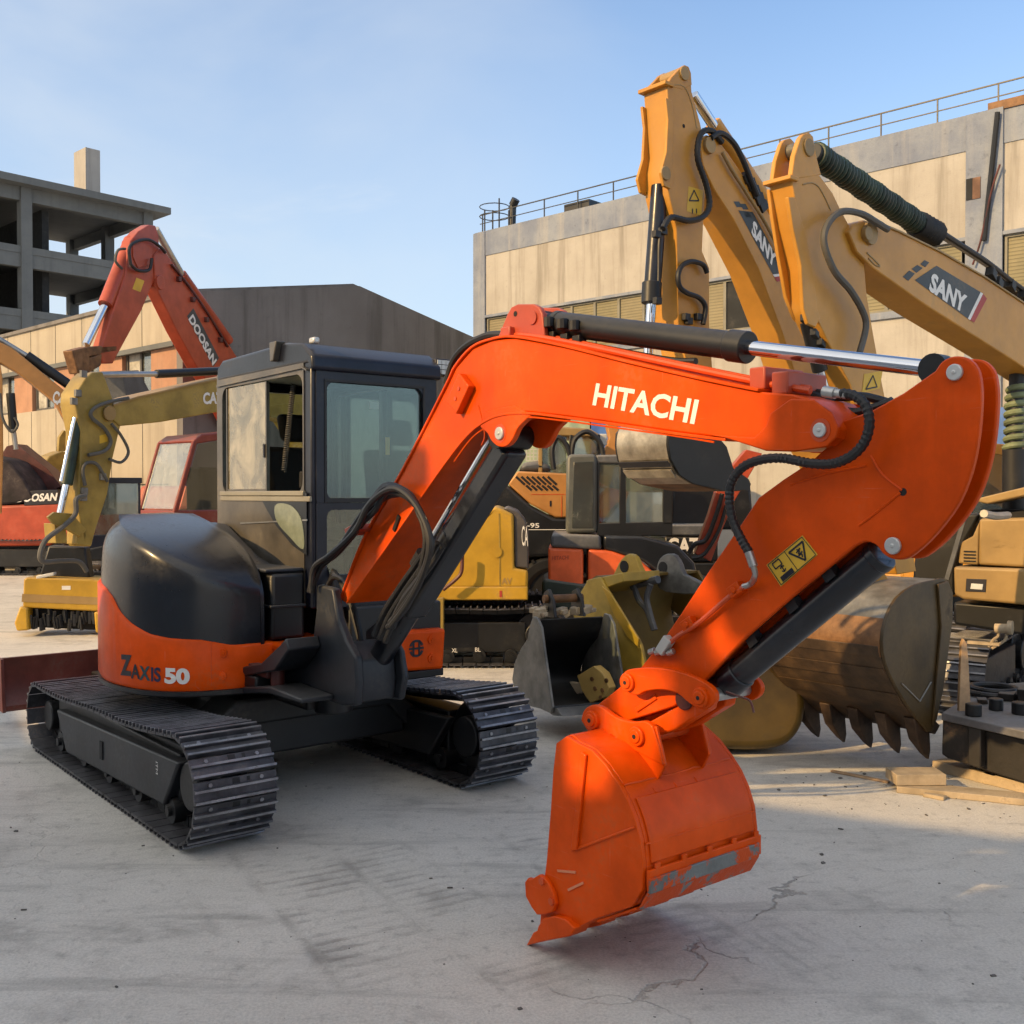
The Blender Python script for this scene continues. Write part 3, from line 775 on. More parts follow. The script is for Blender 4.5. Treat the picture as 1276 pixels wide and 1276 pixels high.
# --- arm
AN, AF = YB-.075, YB+.035
head = [(1165, 462), (1174, 450), (1188, 444), (1204, 446), (1216, 457), (1221, 475), (1222, 500), (1219, 540), (1211, 583), (1194, 627), (1166, 665), (1142, 688), (1126, 697), (1110, 696), (1099, 689), (1091, 679), (1078, 675), (1065, 680)]
low = [(1040, 700), (985, 745), (930, 793), (893, 832), (872, 855), (840, 880), (800, 893), (760, 905), (742, 910), (729, 903), (729, 890), (752, 872), (790, 842), (826, 797), (850, 762), (884, 710), (924, 652), (945, 620), (975, 598), (1010, 575), (1040, 548), (1048, 525), (1085, 512), (1125, 490)]
out = E.Sp(spl2(head, 3), AN)+E.Sp(low, AN)
m = MB(); m.prism(out, AN, AN+.022); m.prism(out, AF-.022, AF)
core = E.Sp([(1070, 515), (1125, 508), (1150, 530), (1120, 600), (1060, 672), (1040, 692), (985, 737), (930, 785), (893, 824), (872, 845), (840, 868), (800, 880), (760, 893), (748, 896), (758, 880), (795, 850), (832, 805), (856, 770), (890, 718), (930, 660), (951, 628), (980, 606), (1015, 583), (1045, 556), (1054, 530)], AN)
m.prism(core, AN+.0225, AF-.0225)
arm = m.build('arm', M['orange'], ex, .005)
washer(1190, 464, AN-.002, .022, arm); washer(1113, 680, AN-.002, .024, arm)
m = MB()
for a in ([(1085, 568), (1100, 592), (1124, 611)], [(1122, 614), (1090, 640), (1070, 655)], [(985, 604), (1030, 590), (1080, 580)]):
    m.tube(spl(E.St(a, AN), 4), .0042, 6)
m.build('weld_seam', M['orange'], arm)
p = E.S3(1125, 613, AN-.0012); m = MB(); m.cyl((p.x, AN-.001, p.z), (p.x, AN+.002, p.z), .011, 16); m.build('drilled_hole', M['dark'], arm)
# top edge strip of the arm (catches the sun) 
# warning sticker
Q = [E.S3(a, b_, AN-.0015) for a, b_ in ((973, 731), (1019, 691), (1000, 667), (955, 704))]
m = MB(); m.add(Q, [[0, 1, 2, 3]]); stk = m.build('warning_sticker', M['sticker'], arm)
def qp(u, v): 
    a = Q[0]+(Q[1]-Q[0])*u; b_ = Q[3]+(Q[2]-Q[3])*u; p = a+(b_-a)*v; return Vector((p.x, AN-.0028, p.z))
m = MB()
def qline(a, b_, w): m.bar(qp(*a), qp(*b_), .0006, w, side=(0, 1, 0))
for a, b_ in (((.03, .04), (.97, .04)), ((.97, .04), (.97, .96)), ((.97, .96), (.03, .96)), ((.03, .96), (.03, .04)), ((.49, .04), (.49, .96))): qline(a, b_, .0022)
for a, b_ in (((.55, .80), (.93, .80)), ((.93, .80), (.74, .14)), ((.74, .14), (.55, .80))): qline(a, b_, .006)
for a, b_ in (((.72, .70), (.76, .60)), ((.76, .60), (.70, .50)), ((.70, .50), (.76, .42)), ((.76, .42), (.73, .32)), ((.68, .60), (.80, .66)), ((.68, .45), (.80, .50))): qline(a, b_, .005)
for a, b_ in (((.12, .88), (.30, .88)), ((.30, .88), (.30, .64)), ((.30, .64), (.12, .64)), ((.12, .64), (.12, .88)), ((.26, .60), (.26, .34)), ((.21, .52), (.26, .60)), ((.31, .52), (.26, .60)), ((.21, .42), (.26, .34)), ((.31, .42), (.26, .34))): qline(a, b_, .004)
for v in (.12, .18, .24): qline((.10, v), (.42, v), .007)
m.build('sticker_print', M['ink'], stk)

# pipe and fittings on the near side of the arm
yy = AN-.022
m = MB(); m.tube(spl(E.St([(928, 731), (912, 741), (872, 775), (846, 792), (836, 800)], yy), 4), .0085, 8); ap = m.build('arm_pipe', M['orange_dk'], arm)
for (px, py) in ((916, 735), (857, 778)):
    p = E.S3(px, py, yy); m = MB(); m.obox((p.x, yy+.008, p.z), (.022, 0, .014), (0, .016, 0), (.010, 0, -.016)); m.cyl((p.x, yy-.014, p.z), (p.x, yy-.006, p.z), .012, 6); m.build('pipe_clamp', M['orange'], arm, .003)
p = E.S3(829, 804, yy); m = MB(); m.obox((p.x, yy, p.z), (.020, 0, .026), (0, .016, 0), (.014, 0, -.010)); m.build('valve_block', M['whitelid'], arm, .003)
m = MB()
for (px, py) in ((813, 812), (821, 813), (836, 813)):
    m = MB(); p = E.S3(px, py, yy); m.cyl((p.x-.014, yy, p.z-.004), (p.x+.012, yy, p.z+.006), .011, 10); m.build('valve_fitting', M['steel'], arm, .002)
# ribbed hose from boom pipe to arm
hz = AN-.065
m = MB(); m.ribbed(E.St([(1048, 490), (1064, 493), (1077, 503), (1083, 520), (1082, 538), (1074, 556), (1058, 570), (1036, 578), (1008, 577), (975, 571), (948, 573), (926, 582), (912, 600), (909, 622), (913, 648), (924, 672), (934, 689)], hz), .0155, .014, 9)
hs = m.build('hydraulic_hose', M['rubber'], ex)
m = MB(); m.cyl(E.S3(1027, 488, hz), E.S3(1041, 490, hz), .017, 12); m.cyl(E.S3(1040, 489.5, hz), E.S3(1056, 492, hz), .013, 12); m.build('hose_fitting', M['steel'], hs); m = MB()
m.cyl(E.S3(933, 688, hz), E.S3(939, 706, hz), .014, 12); m.tube(spl([E.S3(938, 704, hz), E.S3(941, 716, hz+.01), E.S3(936, 727, yy), E.S3(926, 731, yy)], 4), .0095, 10)
m.build('hose_fitting', M['steel'], hs)
m = MB(); m.tube(spl(E.St([(1000, 487), (1030, 500), (1060, 514), (1090, 508), (1112, 500)], YB+.03), 5), .014, 8)
m.tube(spl(E.St([(985, 482), (1040, 494), (1075, 494), (1108, 502)], YB+.05), 5), .013, 8)
m.build('hydraulic_hose', M['rubber'], ex)

# --- bucket cylinder under the arm
p0 = E.S3(1100, 690, YB); p1 = E.S3(908, 851, YB); p2 = E.S3(872, 868, YB)
bk = cylinder('bucket_cylinder', ex, p0, p1, None, .047, .030, 'black', p2)
m = MB(); m.cyl((p2.x, YB-.085, p2.z), (p2.x, YB+.085, p2.z), .036, 22); m.cyl(p1, p2, .036, 20); m.build('rod_eye', M['darkred'], bk, .004)
d = (p1-p0).normalized(); nn = Vector((d.z, 0, -d.x)); nn = nn if nn.z > 0 else -nn
m = MB()
for k in (.0, .032):
    m = MB() if k else m; q0 = p0+d*.10+nn*(.070+k)+Vector((0, -.03, 0)); m.cyl(q0, p1-d*.10+nn*(.070+k)+Vector((0, -.03, 0)), .009, 8); (m.build('oil_pipe', M['rubber'], bk) if not k else None)
m.build('oil_pipe', M['rubber'], bk)
for t in (.22, .45, .72):
    m = MB(); q0 = p0+(p1-p0)*t+nn*.065; m.obox(q0+Vector((0, -.03, 0)), d*.02, (0, .02, 0), nn*.04); m.build('pipe_bracket', M['rubber'], bk)
m = MB(); q0 = p1-d*.09+nn*.075+Vector((0, -.04, 0)); m.cyl(q0, q0+Vector((0, -.02, 0)), .016, 10); m.build('fitting', M['steel'], bk); m = MB(); q1 = p0+(p1-p0)*.42+nn*.09+Vector((0, -.035, 0)); m.cyl(q1-d*.03, q1+d*.03, .014, 10)
m.build('fitting', M['steel'], bk)
m = MB(); pa = E.S3(905, 862, YB-.06); m.tube(spl([pa, pa+Vector((.05, .01, -.01)), pa+Vector((.08, .02, -.02)), pa+Vector((.095, .02, -.055))], 4), .004, 6); m.build('grease_line', M['darkred'], bk)

# --- bucket linkage
rock = spl2([(775, 846), (779, 838), (790, 833), (824, 832), (858, 840), (884, 853), (893, 866), (890, 878), (878, 884), (862, 877), (846, 864), (826, 859), (806, 861), (796, 866), (784, 862)], 3, True)
for (y0, y1) in ((YB-.128, YB-.104), (YB+.104, YB+.128)):
    m = MB(); m.prism(E.Sp(rock, YB-.12), y0, y1); o = m.build('rocker_link', M['orange'], ex, .004)
    if y0 < YB:
        for (px, py) in ((783, 850), (874, 869)):
            p = E.S3(px, py, y0); q = MB(); q.cyl((p.x, y0-.012, p.z), (p.x, y0+.004, p.z), .032, 24); q.cyl((p.x, y0-.018, p.z), (p.x, y0+.004, p.z), .022, 24); q.build('pin_boss', M['orange'], o, .003)
            q = MB(); q.cyl((p.x, y0-.0195, p.z), (p.x, y0-.017, p.z), .007, 10); q.build('grease_hole', M['dark'], o)
    else:
        for (px, py) in ((783, 850), (874, 869)):
            p = E.S3(px, py, YB-.128); q = MB(); q.cyl((p.x, YB-.1, p.z), (p.x, YB+.1, p.z), .022, 16); q.build('pin', M['steel'], o)
hl = E.Sp([(803, 905), (812, 899), (862, 872), (876, 864), (886, 872), (884, 884), (844, 909), (806, 922), (798, 916)], YB-.06)
m = MB(); m.prism(hl, YB-.075, YB-.02); m.prism(hl, YB+.02, YB+.075); m.build('bucket_link', M['orange'], ex, .006)

# --- bucket
KY0, KY1 = YB-.29, YB+.29
side = [(721, 926), (738, 934), (756, 953), (772, 977), (783, 997), (792, 1020), (799, 1047), (802, 1078), (801, 1109), (788, 1130), (766, 1137), (742, 1145), (716, 1158), (690, 1163), (673, 1160), (677, 1110), (682, 1072), (687, 1010), (690, 962), (694, 926), (707, 917)]
sp_ = E.Sp(side, KY0)
m = MB(); m.prism(sp_, KY0-.004, KY0+.014); m.prism(sp_, KY1-.014, KY1+.004)
back = spl2(E.Sp([(694, 926), (707, 916), (721, 926), (738, 934), (756, 953), (772, 977), (783, 997), (792, 1020), (799, 1047), (802, 1078), (801, 1109), (788, 1130), (766, 1137), (742, 1145), (716, 1158), (690, 1164), (668, 1167)], KY0), 3)
m.sheet(back, KY0+.0145, KY1-.0145, -.014)
bu = m.build('bucket', M['orange'], ex, .003)
# overlay skin panels with weld lines across the back
bs = E.Sp([(783, 997), (792, 1020), (799, 1047), (802, 1078)], KY0)
m = MB(); m.sheet(spl2(bs, 5), KY0+.03, KY1-.03, .008); m.build('back_plate', M['orange'], bu, .003)
m = MB()
for (px, py, ll, lr) in ((772, 979, .02, .96), (785, 1003, .20, .62), (800, 1052, .02, .98)):
    p = E.S(px, py, KY0); m.tube([(p[0]+.004+random.uniform(0, .002), KY0+(KY1-KY0)*(ll+(lr-ll)*i/14), p[1]+random.uniform(-.003, .003)) for i in range(15)], .004, 6)
for t in (.22, .40, .58):
    a, b_ = E.S(779, 990, KY0), E.S(790, 1014, KY0); m.tube([(a[0]+.003, KY0+.58*t, a[1]), (b_[0]+.003, KY0+.58*t+.02, b_[1])], .0035, 6)
m.build('weld_bead', M['orange'], bu)
ws = E.Sp([(803, 1084), (803, 1111), (792, 1131)], KY0)
m = MB(); wq = E.Sp([(803, 1093), (802, 1112)], KY0); m.sheet([(p[0]+.012, p[1]) for p in wq], KY0+.004, KY1-.02, .014); m.build('wear_strip', M['wornstrip'], bu, .003)
m = MB(); m.sheet([(p[0]+.008, p[1]) for p in spl2([ws[1], ws[2]], 2)], KY0+.004, KY1-.01, .010); m.build('lower_plate', worn('paint scuffed underneath', (.62, .07, .004), (.25, .25, .24), .50), bu, .003)
m = MB(); m.sheet([(p[0]+.006, p[1]) for p in spl2([ws[0], ws[1]], 2)], KY0+.004, KY1-.004, .012)
q = E.Sp([(790, 1131), (742, 1147)], KY0); m.sheet(q, KY0+.004, KY1-.004, .010)
m.build('heel_plate', M['orange'], bu, .003)
for t in (.08, .30, .52, .74, .95):
    p = ws[0]; q = MB(); q.obox((p[0]+.014, KY0+.58*t, p[1]+.004), (.004, 0, 0), (0, .012, 0), (0, 0, .012)); q.build('lug_block', M['orange'], bu, .002)
# raised rib and seam on the side plates
m = MB()
m.prism(E.Sp([(728, 936), (734, 940), (722, 1058), (715, 1060)], KY0), KY0-.016, KY0-.004)
m.prism(E.Sp([(718, 1056), (792, 1029), (793, 1032), (719, 1060)], KY0), KY0-.010, KY0-.004)
m.build('side_rib', M['orange'], bu, .003)
m = MB(); m.prism(E.Sp([(696, 1083), (719, 1085), (719, 1088), (697, 1086)], KY0), KY0-.008, KY0-.004); m.prism(E.Sp([(709, 1107), (728, 1098), (729, 1101), (710, 1110)], KY0), KY0-.008, KY0-.004)
m.build('weld_bead', paint('fresh weld', (.75, .25, .12), .5), bu)
for yk in (KY0, KY1):
    s_ = -1 if yk == KY0 else 1
    a, b_ = (yk-.024, yk-.0045) if s_ < 0 else (yk+.0045, yk+.024)
    m = MB(); m.prism(E.Sp([(660, 1097), (664, 1092), (668, 1094), (678, 1088), (684, 1092), (690, 1100), (696, 1113), (698, 1124), (695, 1134), (684, 1138), (675, 1138), (668, 1128), (661, 1115)], KY0), a, b_); sc = m.build('side_cutter', M['orange'], bu, .004)
    if s_ < 0:
        for (px, py) in ((688, 1123), (676, 1098)):
            p = E.S3(px, py, a); q = MB(); q.cyl((p.x, a-.008, p.z), (p.x, a, p.z), .014, 6); q.build('bolt', M['orange_dk'], sc)
m = MB(); lp = E.Sp([(716, 1158), (676, 1166), (668, 1160), (690, 1154)], KY0); m.prism(lp, KY0+.0145, KY1-.0145); m.build('cutting_lip', M['orange'], bu, .002)
tooth = E.Sp([(724, 1154), (712, 1143), (698, 1139), (684, 1142), (676, 1152), (674, 1158), (668, 1161), (657, 1178), (684, 1171), (718, 1164)], KY0)
tx = [KY0+.010+i*(.58-.02)/4 for i in range(5)]
for y in tx:
    n_ = len(tooth); cx, cz = tooth[7]
    m = MB(); vs = []
    for sg in (-1, 1):
        for (x, z) in tooth:
            t = min(1, math.hypot(x-cx, z-cz)/.22); vs.append((x, y+sg*(.016+.024*t), z))
    m.add(vs, [list(range(n_)), list(range(2*n_-1, n_-1, -1))]+[[i, (i+1) % n_, n_+(i+1) % n_, n_+i] for i in range(n_)])
    m.build('tooth', M['orange'], bu, .004)
# ears
ear = E.Sp(spl2([(727, 897), (731, 884), (741, 878), (753, 881), (770, 893), (790, 899), (806, 898), (816, 904)], 3)+[(824, 930), (829, 953), (800, 938), (781, 928), (765, 915), (740, 918)], YB-.115)
for y in (YB-.128, YB+.104):
    m = MB(); m.prism(ear, y, y+.024); o = m.build('bucket_ear', M['orange'], bu, .004)
    if y < YB:
        for (px, py) in ((739, 897), (795, 917)):
            p = E.S3(px, py, y); q = MB(); q.cyl((p.x, y-.014, p.z), (p.x, y+.004, p.z), .034, 24); q.cyl((p.x, y-.020, p.z), (p.x, y+.004, p.z), .023, 24); q.build('pin_boss', M['orange'], o, .003)
            q = MB(); q.cyl((p.x, y-.0215, p.z), (p.x, y-.019, p.z), .008, 10); q.build('grease_hole', M['dark'], o)
for (px, py) in ((739, 897), (795, 917)):
    p = E.S3(px, py, YB-.128); q = MB(); q.cyl((p.x, YB-.12, p.z), (p.x, YB+.12, p.z), .030, 18); q.build('pin', M['orange_dk'], bu)
rib = E.Sp([(806, 922), (829, 951), (845, 1010), (792, 1018), (775, 975)], YB-.115)
m = MB()
q = E.Sp([(790, 905), (819, 905), (830, 953), (801, 1012), (786, 996), (770, 965), (760, 930)], YB-.115)
for y in (YB-.120, YB+.105): m.prism(q, y, y+.012)
m.build('gusset', M['orange'], bu, .003)
# small cross stop on the lower arm
m = MB(); m.bar(E.S3(793, 885, AN-.001), E.S3(818, 868, AN-.001), .012, .018); m.build('stop_bar', M['orange'], arm, .003)

# --- hose bundle at the boom foot and hose over the shoulder
for k in range(5):
    dy = -.05-.03*(k % 3); o_ = (k//3)*7
    pts = [(388, 735), (396, 704), (416, 690), (440, 662), (462, 628+o_), (485, 607+o_), (508, 614+o_), (526, 640), (534, 676), (526, 715), (505, 752), (486, 780)]
    pts = [(a+random.uniform(-4, 4), b_+random.uniform(-4, 4)) for a, b_ in pts]
    m = MB(); m.tube(spl(E.St(pts, BN+dy), 6), .0145, 8); m.build('hydraulic_hose', M['rubber'], ex)
for (px, py) in ((443, 660), (440, 664)):
    p = E.S3(px, py, BN-.05); m = MB(); m.obox((p.x, BN-.03, p.z), (.040, 0, .014), (0, .055, 0), (-.008, 0, .016)); m.build('hose_clamp', M['red'], boom, .004); break
for k in range(2):
    m = MB(); m.tube(spl(E.St([(556, 478), (565, 450), (580, 432), (602, 420), (618, 417), (640, 419)], YB-.05+.06*k), 6), .016, 8); m.build('hydraulic_hose', M['rubber'], ex)
for k in range(3):
    pts = [(488, 800), (500, 772), (520, 740), (548, 700), (560, 680)]
    m = MB(); m.tube(spl(E.St([(a-8-7*k, b_-k*4) for a, b_ in pts], BN+.02), 5), .014, 8); m.build('hydraulic_hose', M['rubber'], ex)
for k in range(4):
    pts = [(402+5*k, 745), (415, 720-3*k), (432, 730+4*k), (446, 775+5*k), (452, 812)]
    m = MB(); m.tube(spl(E.St(pts, -.12+.05*k), 5), .013, 7); m.build('hydraulic_hose', M['rubber'], ex)
# ------------------------------------------------------------------ generic lower works of a parked excavator
def carrier(root, fr, uc, k, body, yb=0.0, cab_y=1, cabm=None, name_cab='cab', tracks=True, cab=True, top=1.72):
    def X(a): return uc+a*k
    def Y(a): return yb+a*k
    if tracks:
        for s in (-1, 1):
            ya, yb_ = sorted((Y(s*1.18), Y(s*.76)))
            crawler(root, X(-1.15), X(1.15), ya, yb_, .38*k, .17*k, detail=False)
    m = MB(); m.box(X(-.8), X(.8), Y(-.76), Y(.76), .3*k, .72*k); m.cyl((X(0), Y(0), .7*k), (X(0), Y(0), .92*k), .55*k, 28)
    m.build('undercarriage_frame', M['blackmetal'], root, .01)
    m = MB()
    m.prism([(X(-1.25), .92*k), (X(1.0), .92*k), (X(1.0), 1.15*k), (X(.2), 1.30*k), (X(0), top*k), (X(-1.25), top*k)], Y(-1.1), Y(1.1))
    m.build('house', body, root, .04*k, seg=3)
    m = MB(); rg = []
    for z, g in ((.90, 0), (1.0, .04), (top-.12, .04), (top, -.06)):
        rg.append([(X(-1.25)-(.42+g)*k*math.sin(math.pi*i/14)**.5, Y(-1.1-g*.3+(2.2+g*.6)*i/14), z*k) for i in range(15)]+[(X(-1.2), Y(1.1), z*k), (X(-1.2), Y(-1.1), z*k)])
    m.loft(rg); m.build('counterweight', body, root, .02*k)
    if cab:
        y0, y1 = sorted((Y(cab_y*.28), Y(cab_y*1.08)))
        m = MB()
        a = .05*k
        for x in (X(-.15), X(1.1)-a):
            for y in (y0, y1-a): m.box(x, x+a, y, y+a, .94*k, 2.55*k)
        m.box(X(-.15)+.003, X(1.1)-.003, y0+.003, y1-.003, .95*k, 1.45*k)
        m.box(X(-.18), X(1.12), y0-.02, y1+.02, 2.50*k, 2.62*k)
        cb = m.build(name_cab, cabm or body, root, .015*k)
        m = MB()
        for y in (y0+.02, y1-.024): m.box(X(-.1), X(1.05), y, y+.004, 1.45*k, 2.5*k)
        m.build('side_window', M['bgglass'], cb)
        m = MB(); m.box(X(1.1)-.03, X(1.1)-.026, y0+a, y1-a, 1.45*k, 2.5*k); m.build('windscreen', M['bgglass'], cb)
        m = MB(); m.box(X(.1), X(.5), y0+.15*k, y1-.15*k, 1.3*k, 1.5*k); m.box(X(.05), X(.18), y0+.18*k, y1-.18*k, 1.5*k, 2.1*k); m.build('operator_seat', M['dark'], cb, .03)
def poly(fr, root, name, pts, y0, y1, mat, y=None, bevel=.008, **kw):
    """side panel traced on the plane y (default the visible face y1) and built y0..y1 deep"""
    m = MB(); m.prism(fr.Sp(pts, y1 if y is None else y), y0, y1)
    return m.build(name, M[mat] if isinstance(mat, str) else mat, root, bevel, **kw)
def hose(fr, root, pts, y, r_, mat='rubber', ribbed=False, name='hydraulic_hose', k=6):
    m = MB()
    if ribbed: m.ribbed(fr.St(pts, y), r_, r_*1.1, 8)
    else: m.tube(spl(fr.St(pts, y), k), r_, 8)
    return m.build(name, M[mat], root)
def rod(fr, root, name, a, b, y, r_, mat, n=18):
    m = MB(); m.cyl(fr.S3(*a, y), fr.S3(*b, y), r_, n); return m.build(name, M[mat], root, min(.004, r_*.2))
def letters(fr, root, body, bl, br, tl, y, mat='white', bold=.03, name='lettering'):
    m = MB(); text_on(m, body, fr.S3(*bl, y), fr.S3(*br, y), fr.S3(*tl, y), bold); return m.build(name, M[mat], root)

# ================================================================== yellow-orange excavators on the right
G_BIG = 'big yellow excavators reaching over from the right'
SR = Fr(2.2, 6.44, -.75, -.66)
sr = thing('excavator', 'yellow excavator nearest the right edge, with green sleeved cylinder above its lettered boom', 'excavator', SR, G_BIG)
ya = .09
arm_core = [(986, 222), (1019, 215), (1038, 241), (1047, 260), (1060, 284), (1076, 318), (1080, 366), (1088, 414), (1099, 476), (1112, 540), (1142, 712), (1118, 716), (1088, 600), (1060, 480), (1034, 430), (1019, 399), (1012, 380), (1008, 335), (996, 280)]
arm_o = poly(SR, sr, 'arm', arm_core, -ya+.035, ya, 'sany', bevel=.006)
lugp = [(986, 224), (990, 194), (997, 172), (1001, 167), (1008, 165), (1013, 170), (1017, 194), (1023, 218)]
m = MB(); q = SR.Sp(lugp, ya); m.prism(q, ya-.03, ya+.002); m.build('arm_lug', M['sany'], arm_o, .005)
m = MB(); m.prism(q, -ya+.033, -ya+.06); m.build('arm_lug', M['sany'], arm_o, .005)
p = SR.S3(1007, 184, ya)
m = MB(); m.cyl((p.x, -ya+.02, p.z), (p.x, ya-.02, p.z), .045, 20); m.build('pin', M['scuffed'], arm_o)
m = MB(); m.cyl((p.x, ya-.002, p.z), (p.x, ya+.012, p.z), .05, 24); m.build('pin_boss', M['tan'], arm_o, .004)
fl = [(980, 246), (988, 246), (1004, 300), (1012, 345), (1016, 385), (1020, 396), (1014, 408), (1005, 404), (999, 385), (996, 330), (986, 285)]
m = MB(); q = SR.Sp(fl, ya); m.prism(q, ya-.012, ya+.012); m.build('cylinder_lug', M['sany'], arm_o, .004); m = MB(); m.prism(SR.Sp([(956, 236), (964, 246), (978, 300), (990, 360), (997, 385), (1000, 398), (996, 405), (988, 398), (977, 370), (968, 320), (960, 268)], -ya+.03), -ya+.023, -ya+.045); m.build('cylinder_lug', M['sany'], arm_o, .004)
m = MB(); a = SR.S(985, 222, ya); m.box(a[0]-.05, a[0]+.03, -ya+.02, ya+.02, a[1]-.012, a[1]+.012); m.build('cap_plate', M['sany'], arm_o, .004)
q = [(1009, 190), (1020, 235), (1040, 275)]
m = MB(); m.tube(spl(SR.St([(1000, 230), (1012, 228), (1022, 236), (1035, 262)], ya), 5), .005, 6); m.build('weld_seam', M['tan'], arm_o)
c = SR.S3(1077, 292, ya); m = MB(); m.cyl((c.x, ya, c.z), (c.x, ya+.05, c.z), .075, 28); m.cyl((c.x, ya, c.z), (c.x, ya+.06, c.z), .045, 24); 
# boom
BW = .12
bt = [(1058, 289), (1064, 279), (1077, 274), (1095, 278), (1119, 288), (1170, 313), (1226, 345), (1300, 394), (1420, 470), (1505, 560), (1500, 650), (1400, 556), (1300, 474), (1261, 448), (1150, 378), (1088, 334), (1068, 314)]
boom_o = poly(SR, sr, 'boom', bt, -BW, BW, 'sany', bevel=.008)
m = MB(); m.cyl((c.x, BW-.005, c.z), (c.x, BW+.02, c.z), .070, 28); p = SR.S3(1077, 292, BW); m.cyl((p.x, BW+.0, p.z), (p.x, BW+.032, p.z), .042, 24); m.build('pivot_boss', M['tan'], boom_o, .004)
m = MB(); m.sheet(SR.Sp([(1095, 277), (1119, 287), (1170, 312), (1226, 344), (1300, 393)], BW), -BW-.012, BW+.012, .012); m.build('flange_plate', M['tan'], boom_o, .002)
m = MB(); m.tube(spl(SR.St([(1082, 322), (1090, 330), (1096, 331), (1080, 315)], BW), 4), .006, 6); m.build('weld_seam', M['tan'], boom_o)
yd = BW+.002
def decal(fr, root, quad, bl, br, tl, y, text, sq, white, red):
    m = MB(); m.add(fr.St(quad, y), [[0, 1, 2, 3]])
    for s_ in sq: m.add(fr.St(s_, y), [[0, 1, 2, 3]])
    d_ = m.build('decal', M['ink'] if False else M['decal'], root)
    m = MB(); m.add(fr.St(white, y+.001), [[0, 1, 2, 3]]); m.build('decal_edge', M['white'], d_)
    m = MB(); m.add(fr.St(red, y+.001), [[0, 1, 2, 3]]); m.build('decal_stripe', M['decalred'], d_)
    letters(fr, d_, text, bl, br, tl, y+.003, 'white', .045)
M['decal'] = paint('charcoal decal', (.045, .052, .055), .5, damt=.4); M['decalred'] = paint('red decal', (.40, .04, .03), .5, damt=.3)
decal(SR, boom_o, [(1140, 349), (1167, 331), (1222, 364), (1206, 397)], (1157, 362), (1201, 391), (1162, 339), yd, 'SANY',
      [[(1125, 345), (1133, 337), (1140, 341), (1132, 350)], [(1136, 335), (1143, 330), (1150, 334), (1142, 340)], [(1147, 329), (1152, 324), (1158, 327), (1153, 333)]],
      [(1206, 397), (1222, 364), (1225, 366), (1209, 399)], [(1209, 399), (1225, 366), (1230, 372), (1214, 402)])
# arm cylinder in its green spiral guard
acy = rod(SR, sr, 'arm_cylinder', (1013, 190), (1152, 284), 0, .056, 'rubber')
m = MB(); m.helix(SR.S3(1015, 192, 0), SR.S3(1150, 283, 0), .058, .017, .036); m.build('spiral_guard', M['green'], acy)
m = MB(); m.ribbed(SR.St([(1142, 279), (1165, 292)], 0), .09, .03, 10); m.build('guard_sleeve', M['rubber'], acy)
for k in range(4):
    hose(SR, acy, [(1155, 284-2*k), (1190, 304-k), (1230, 330-k), (1262, 352), (1290, 372)], -.05+.035*k, .02, 'rubber', name='oil_pipe', k=4)
m = MB()
for i in range(6):
    m = MB(); p = SR.S3(1235+i*8, 346+i*5+random.uniform(-5, 4), random.uniform(-.08, .08)); m.obox(p, (.03, 0, .02), (0, .03, 0), (-.01, 0, .03)); m.build('valve_fitting', M['rubber'], acy, .004)
hose(SR, sr, [(1106, 286), (1092, 277), (1072, 266), (1048, 264), (1031, 280), (1027, 304), (1040, 338), (1060, 362), (1075, 388), (1079, 408), (1071, 440)], BW+.05, .02, 'hosegrey')
bcy = rod(SR, sr, 'bucket_cylinder', (1006, 400), (1022, 462), .0, .045, 'blackmetal'); rod(SR, bcy, 'rod', (1022, 462), (1060, 600), .0, .025, 'chrome')
m = MB()
for i in range(7):
    m = MB(); p = SR.S3(1003+i*4, 398+i*6, random.uniform(-.05, .1)); m.obox(p, (.02, 0, .01), (0, .02, 0), (0, 0, .02)); m.build('valve_fitting', M['blackmetal'], bcy, .004)
m = MB(); Q = SR.St([(1074, 490), (1096, 484), (1100, 462), (1077, 466)], ya+.002); m.add(Q, [[0, 1, 2, 3]]); st_ = m.build('warning_sticker', M['sticker'], arm_o)
m = MB()
for a, b_ in (((1079, 485), (1088, 468)), ((1088, 468), (1093, 482)), ((1093, 482), (1079, 485))): m.bar(SR.S3(*a, ya+.004), SR.S3(*b_, ya+.004), .002, .008, side=(0, 1, 0))
m.build('sticker_print', M['ink'], st_)
M['rustdk'] = paint('dark worn tooth steel', (.075, .045, .028), .55, metal=.2, dirt=(.16, .11, .07), damt=.7, dscale=6, var=.4, bump=.2)
# rusty rock bucket
KW = .42
bp_ = [(1164, 723), (1178, 721), (1186, 736), (1187, 770), (1178, 814), (1173, 871), (1162, 912), (1150, 905), (1137, 888), (1118, 858), (1104, 827), (1100, 799), (1105, 770), (1118, 745), (1140, 729)]
kk = SR.Sp(spl2(bp_, 2, True), KW)
m = MB(); m.prism(kk, KW-.02, KW); m.prism(kk, -KW, -KW+.02); sbu = m.build('bucket', M['buckgold'], sr, .004)
up = SR.Sp([(1178, 722), (1164, 724), (1140, 730), (1118, 746), (1105, 771)], KW)
lo = SR.Sp([(1105, 771), (1100, 799), (1104, 827), (1118, 858), (1137, 888), (1162, 912)], KW)
m = MB(); m.sheet(spl2(up, 4), -KW+.0205, KW-.0205, -.02); m.build('back_shell', M['scuffed'], sbu)
lo4 = spl2(lo, 4); m = MB(); m.sheet(lo4[:8], -KW+.0205, KW-.0205, -.02); m.mat(1).sheet(lo4[7:], -KW+.0205, KW-.0205, -.02); m.build('lower_shell', [M['rust'], M['rustbrown']], sbu)
m = MB()
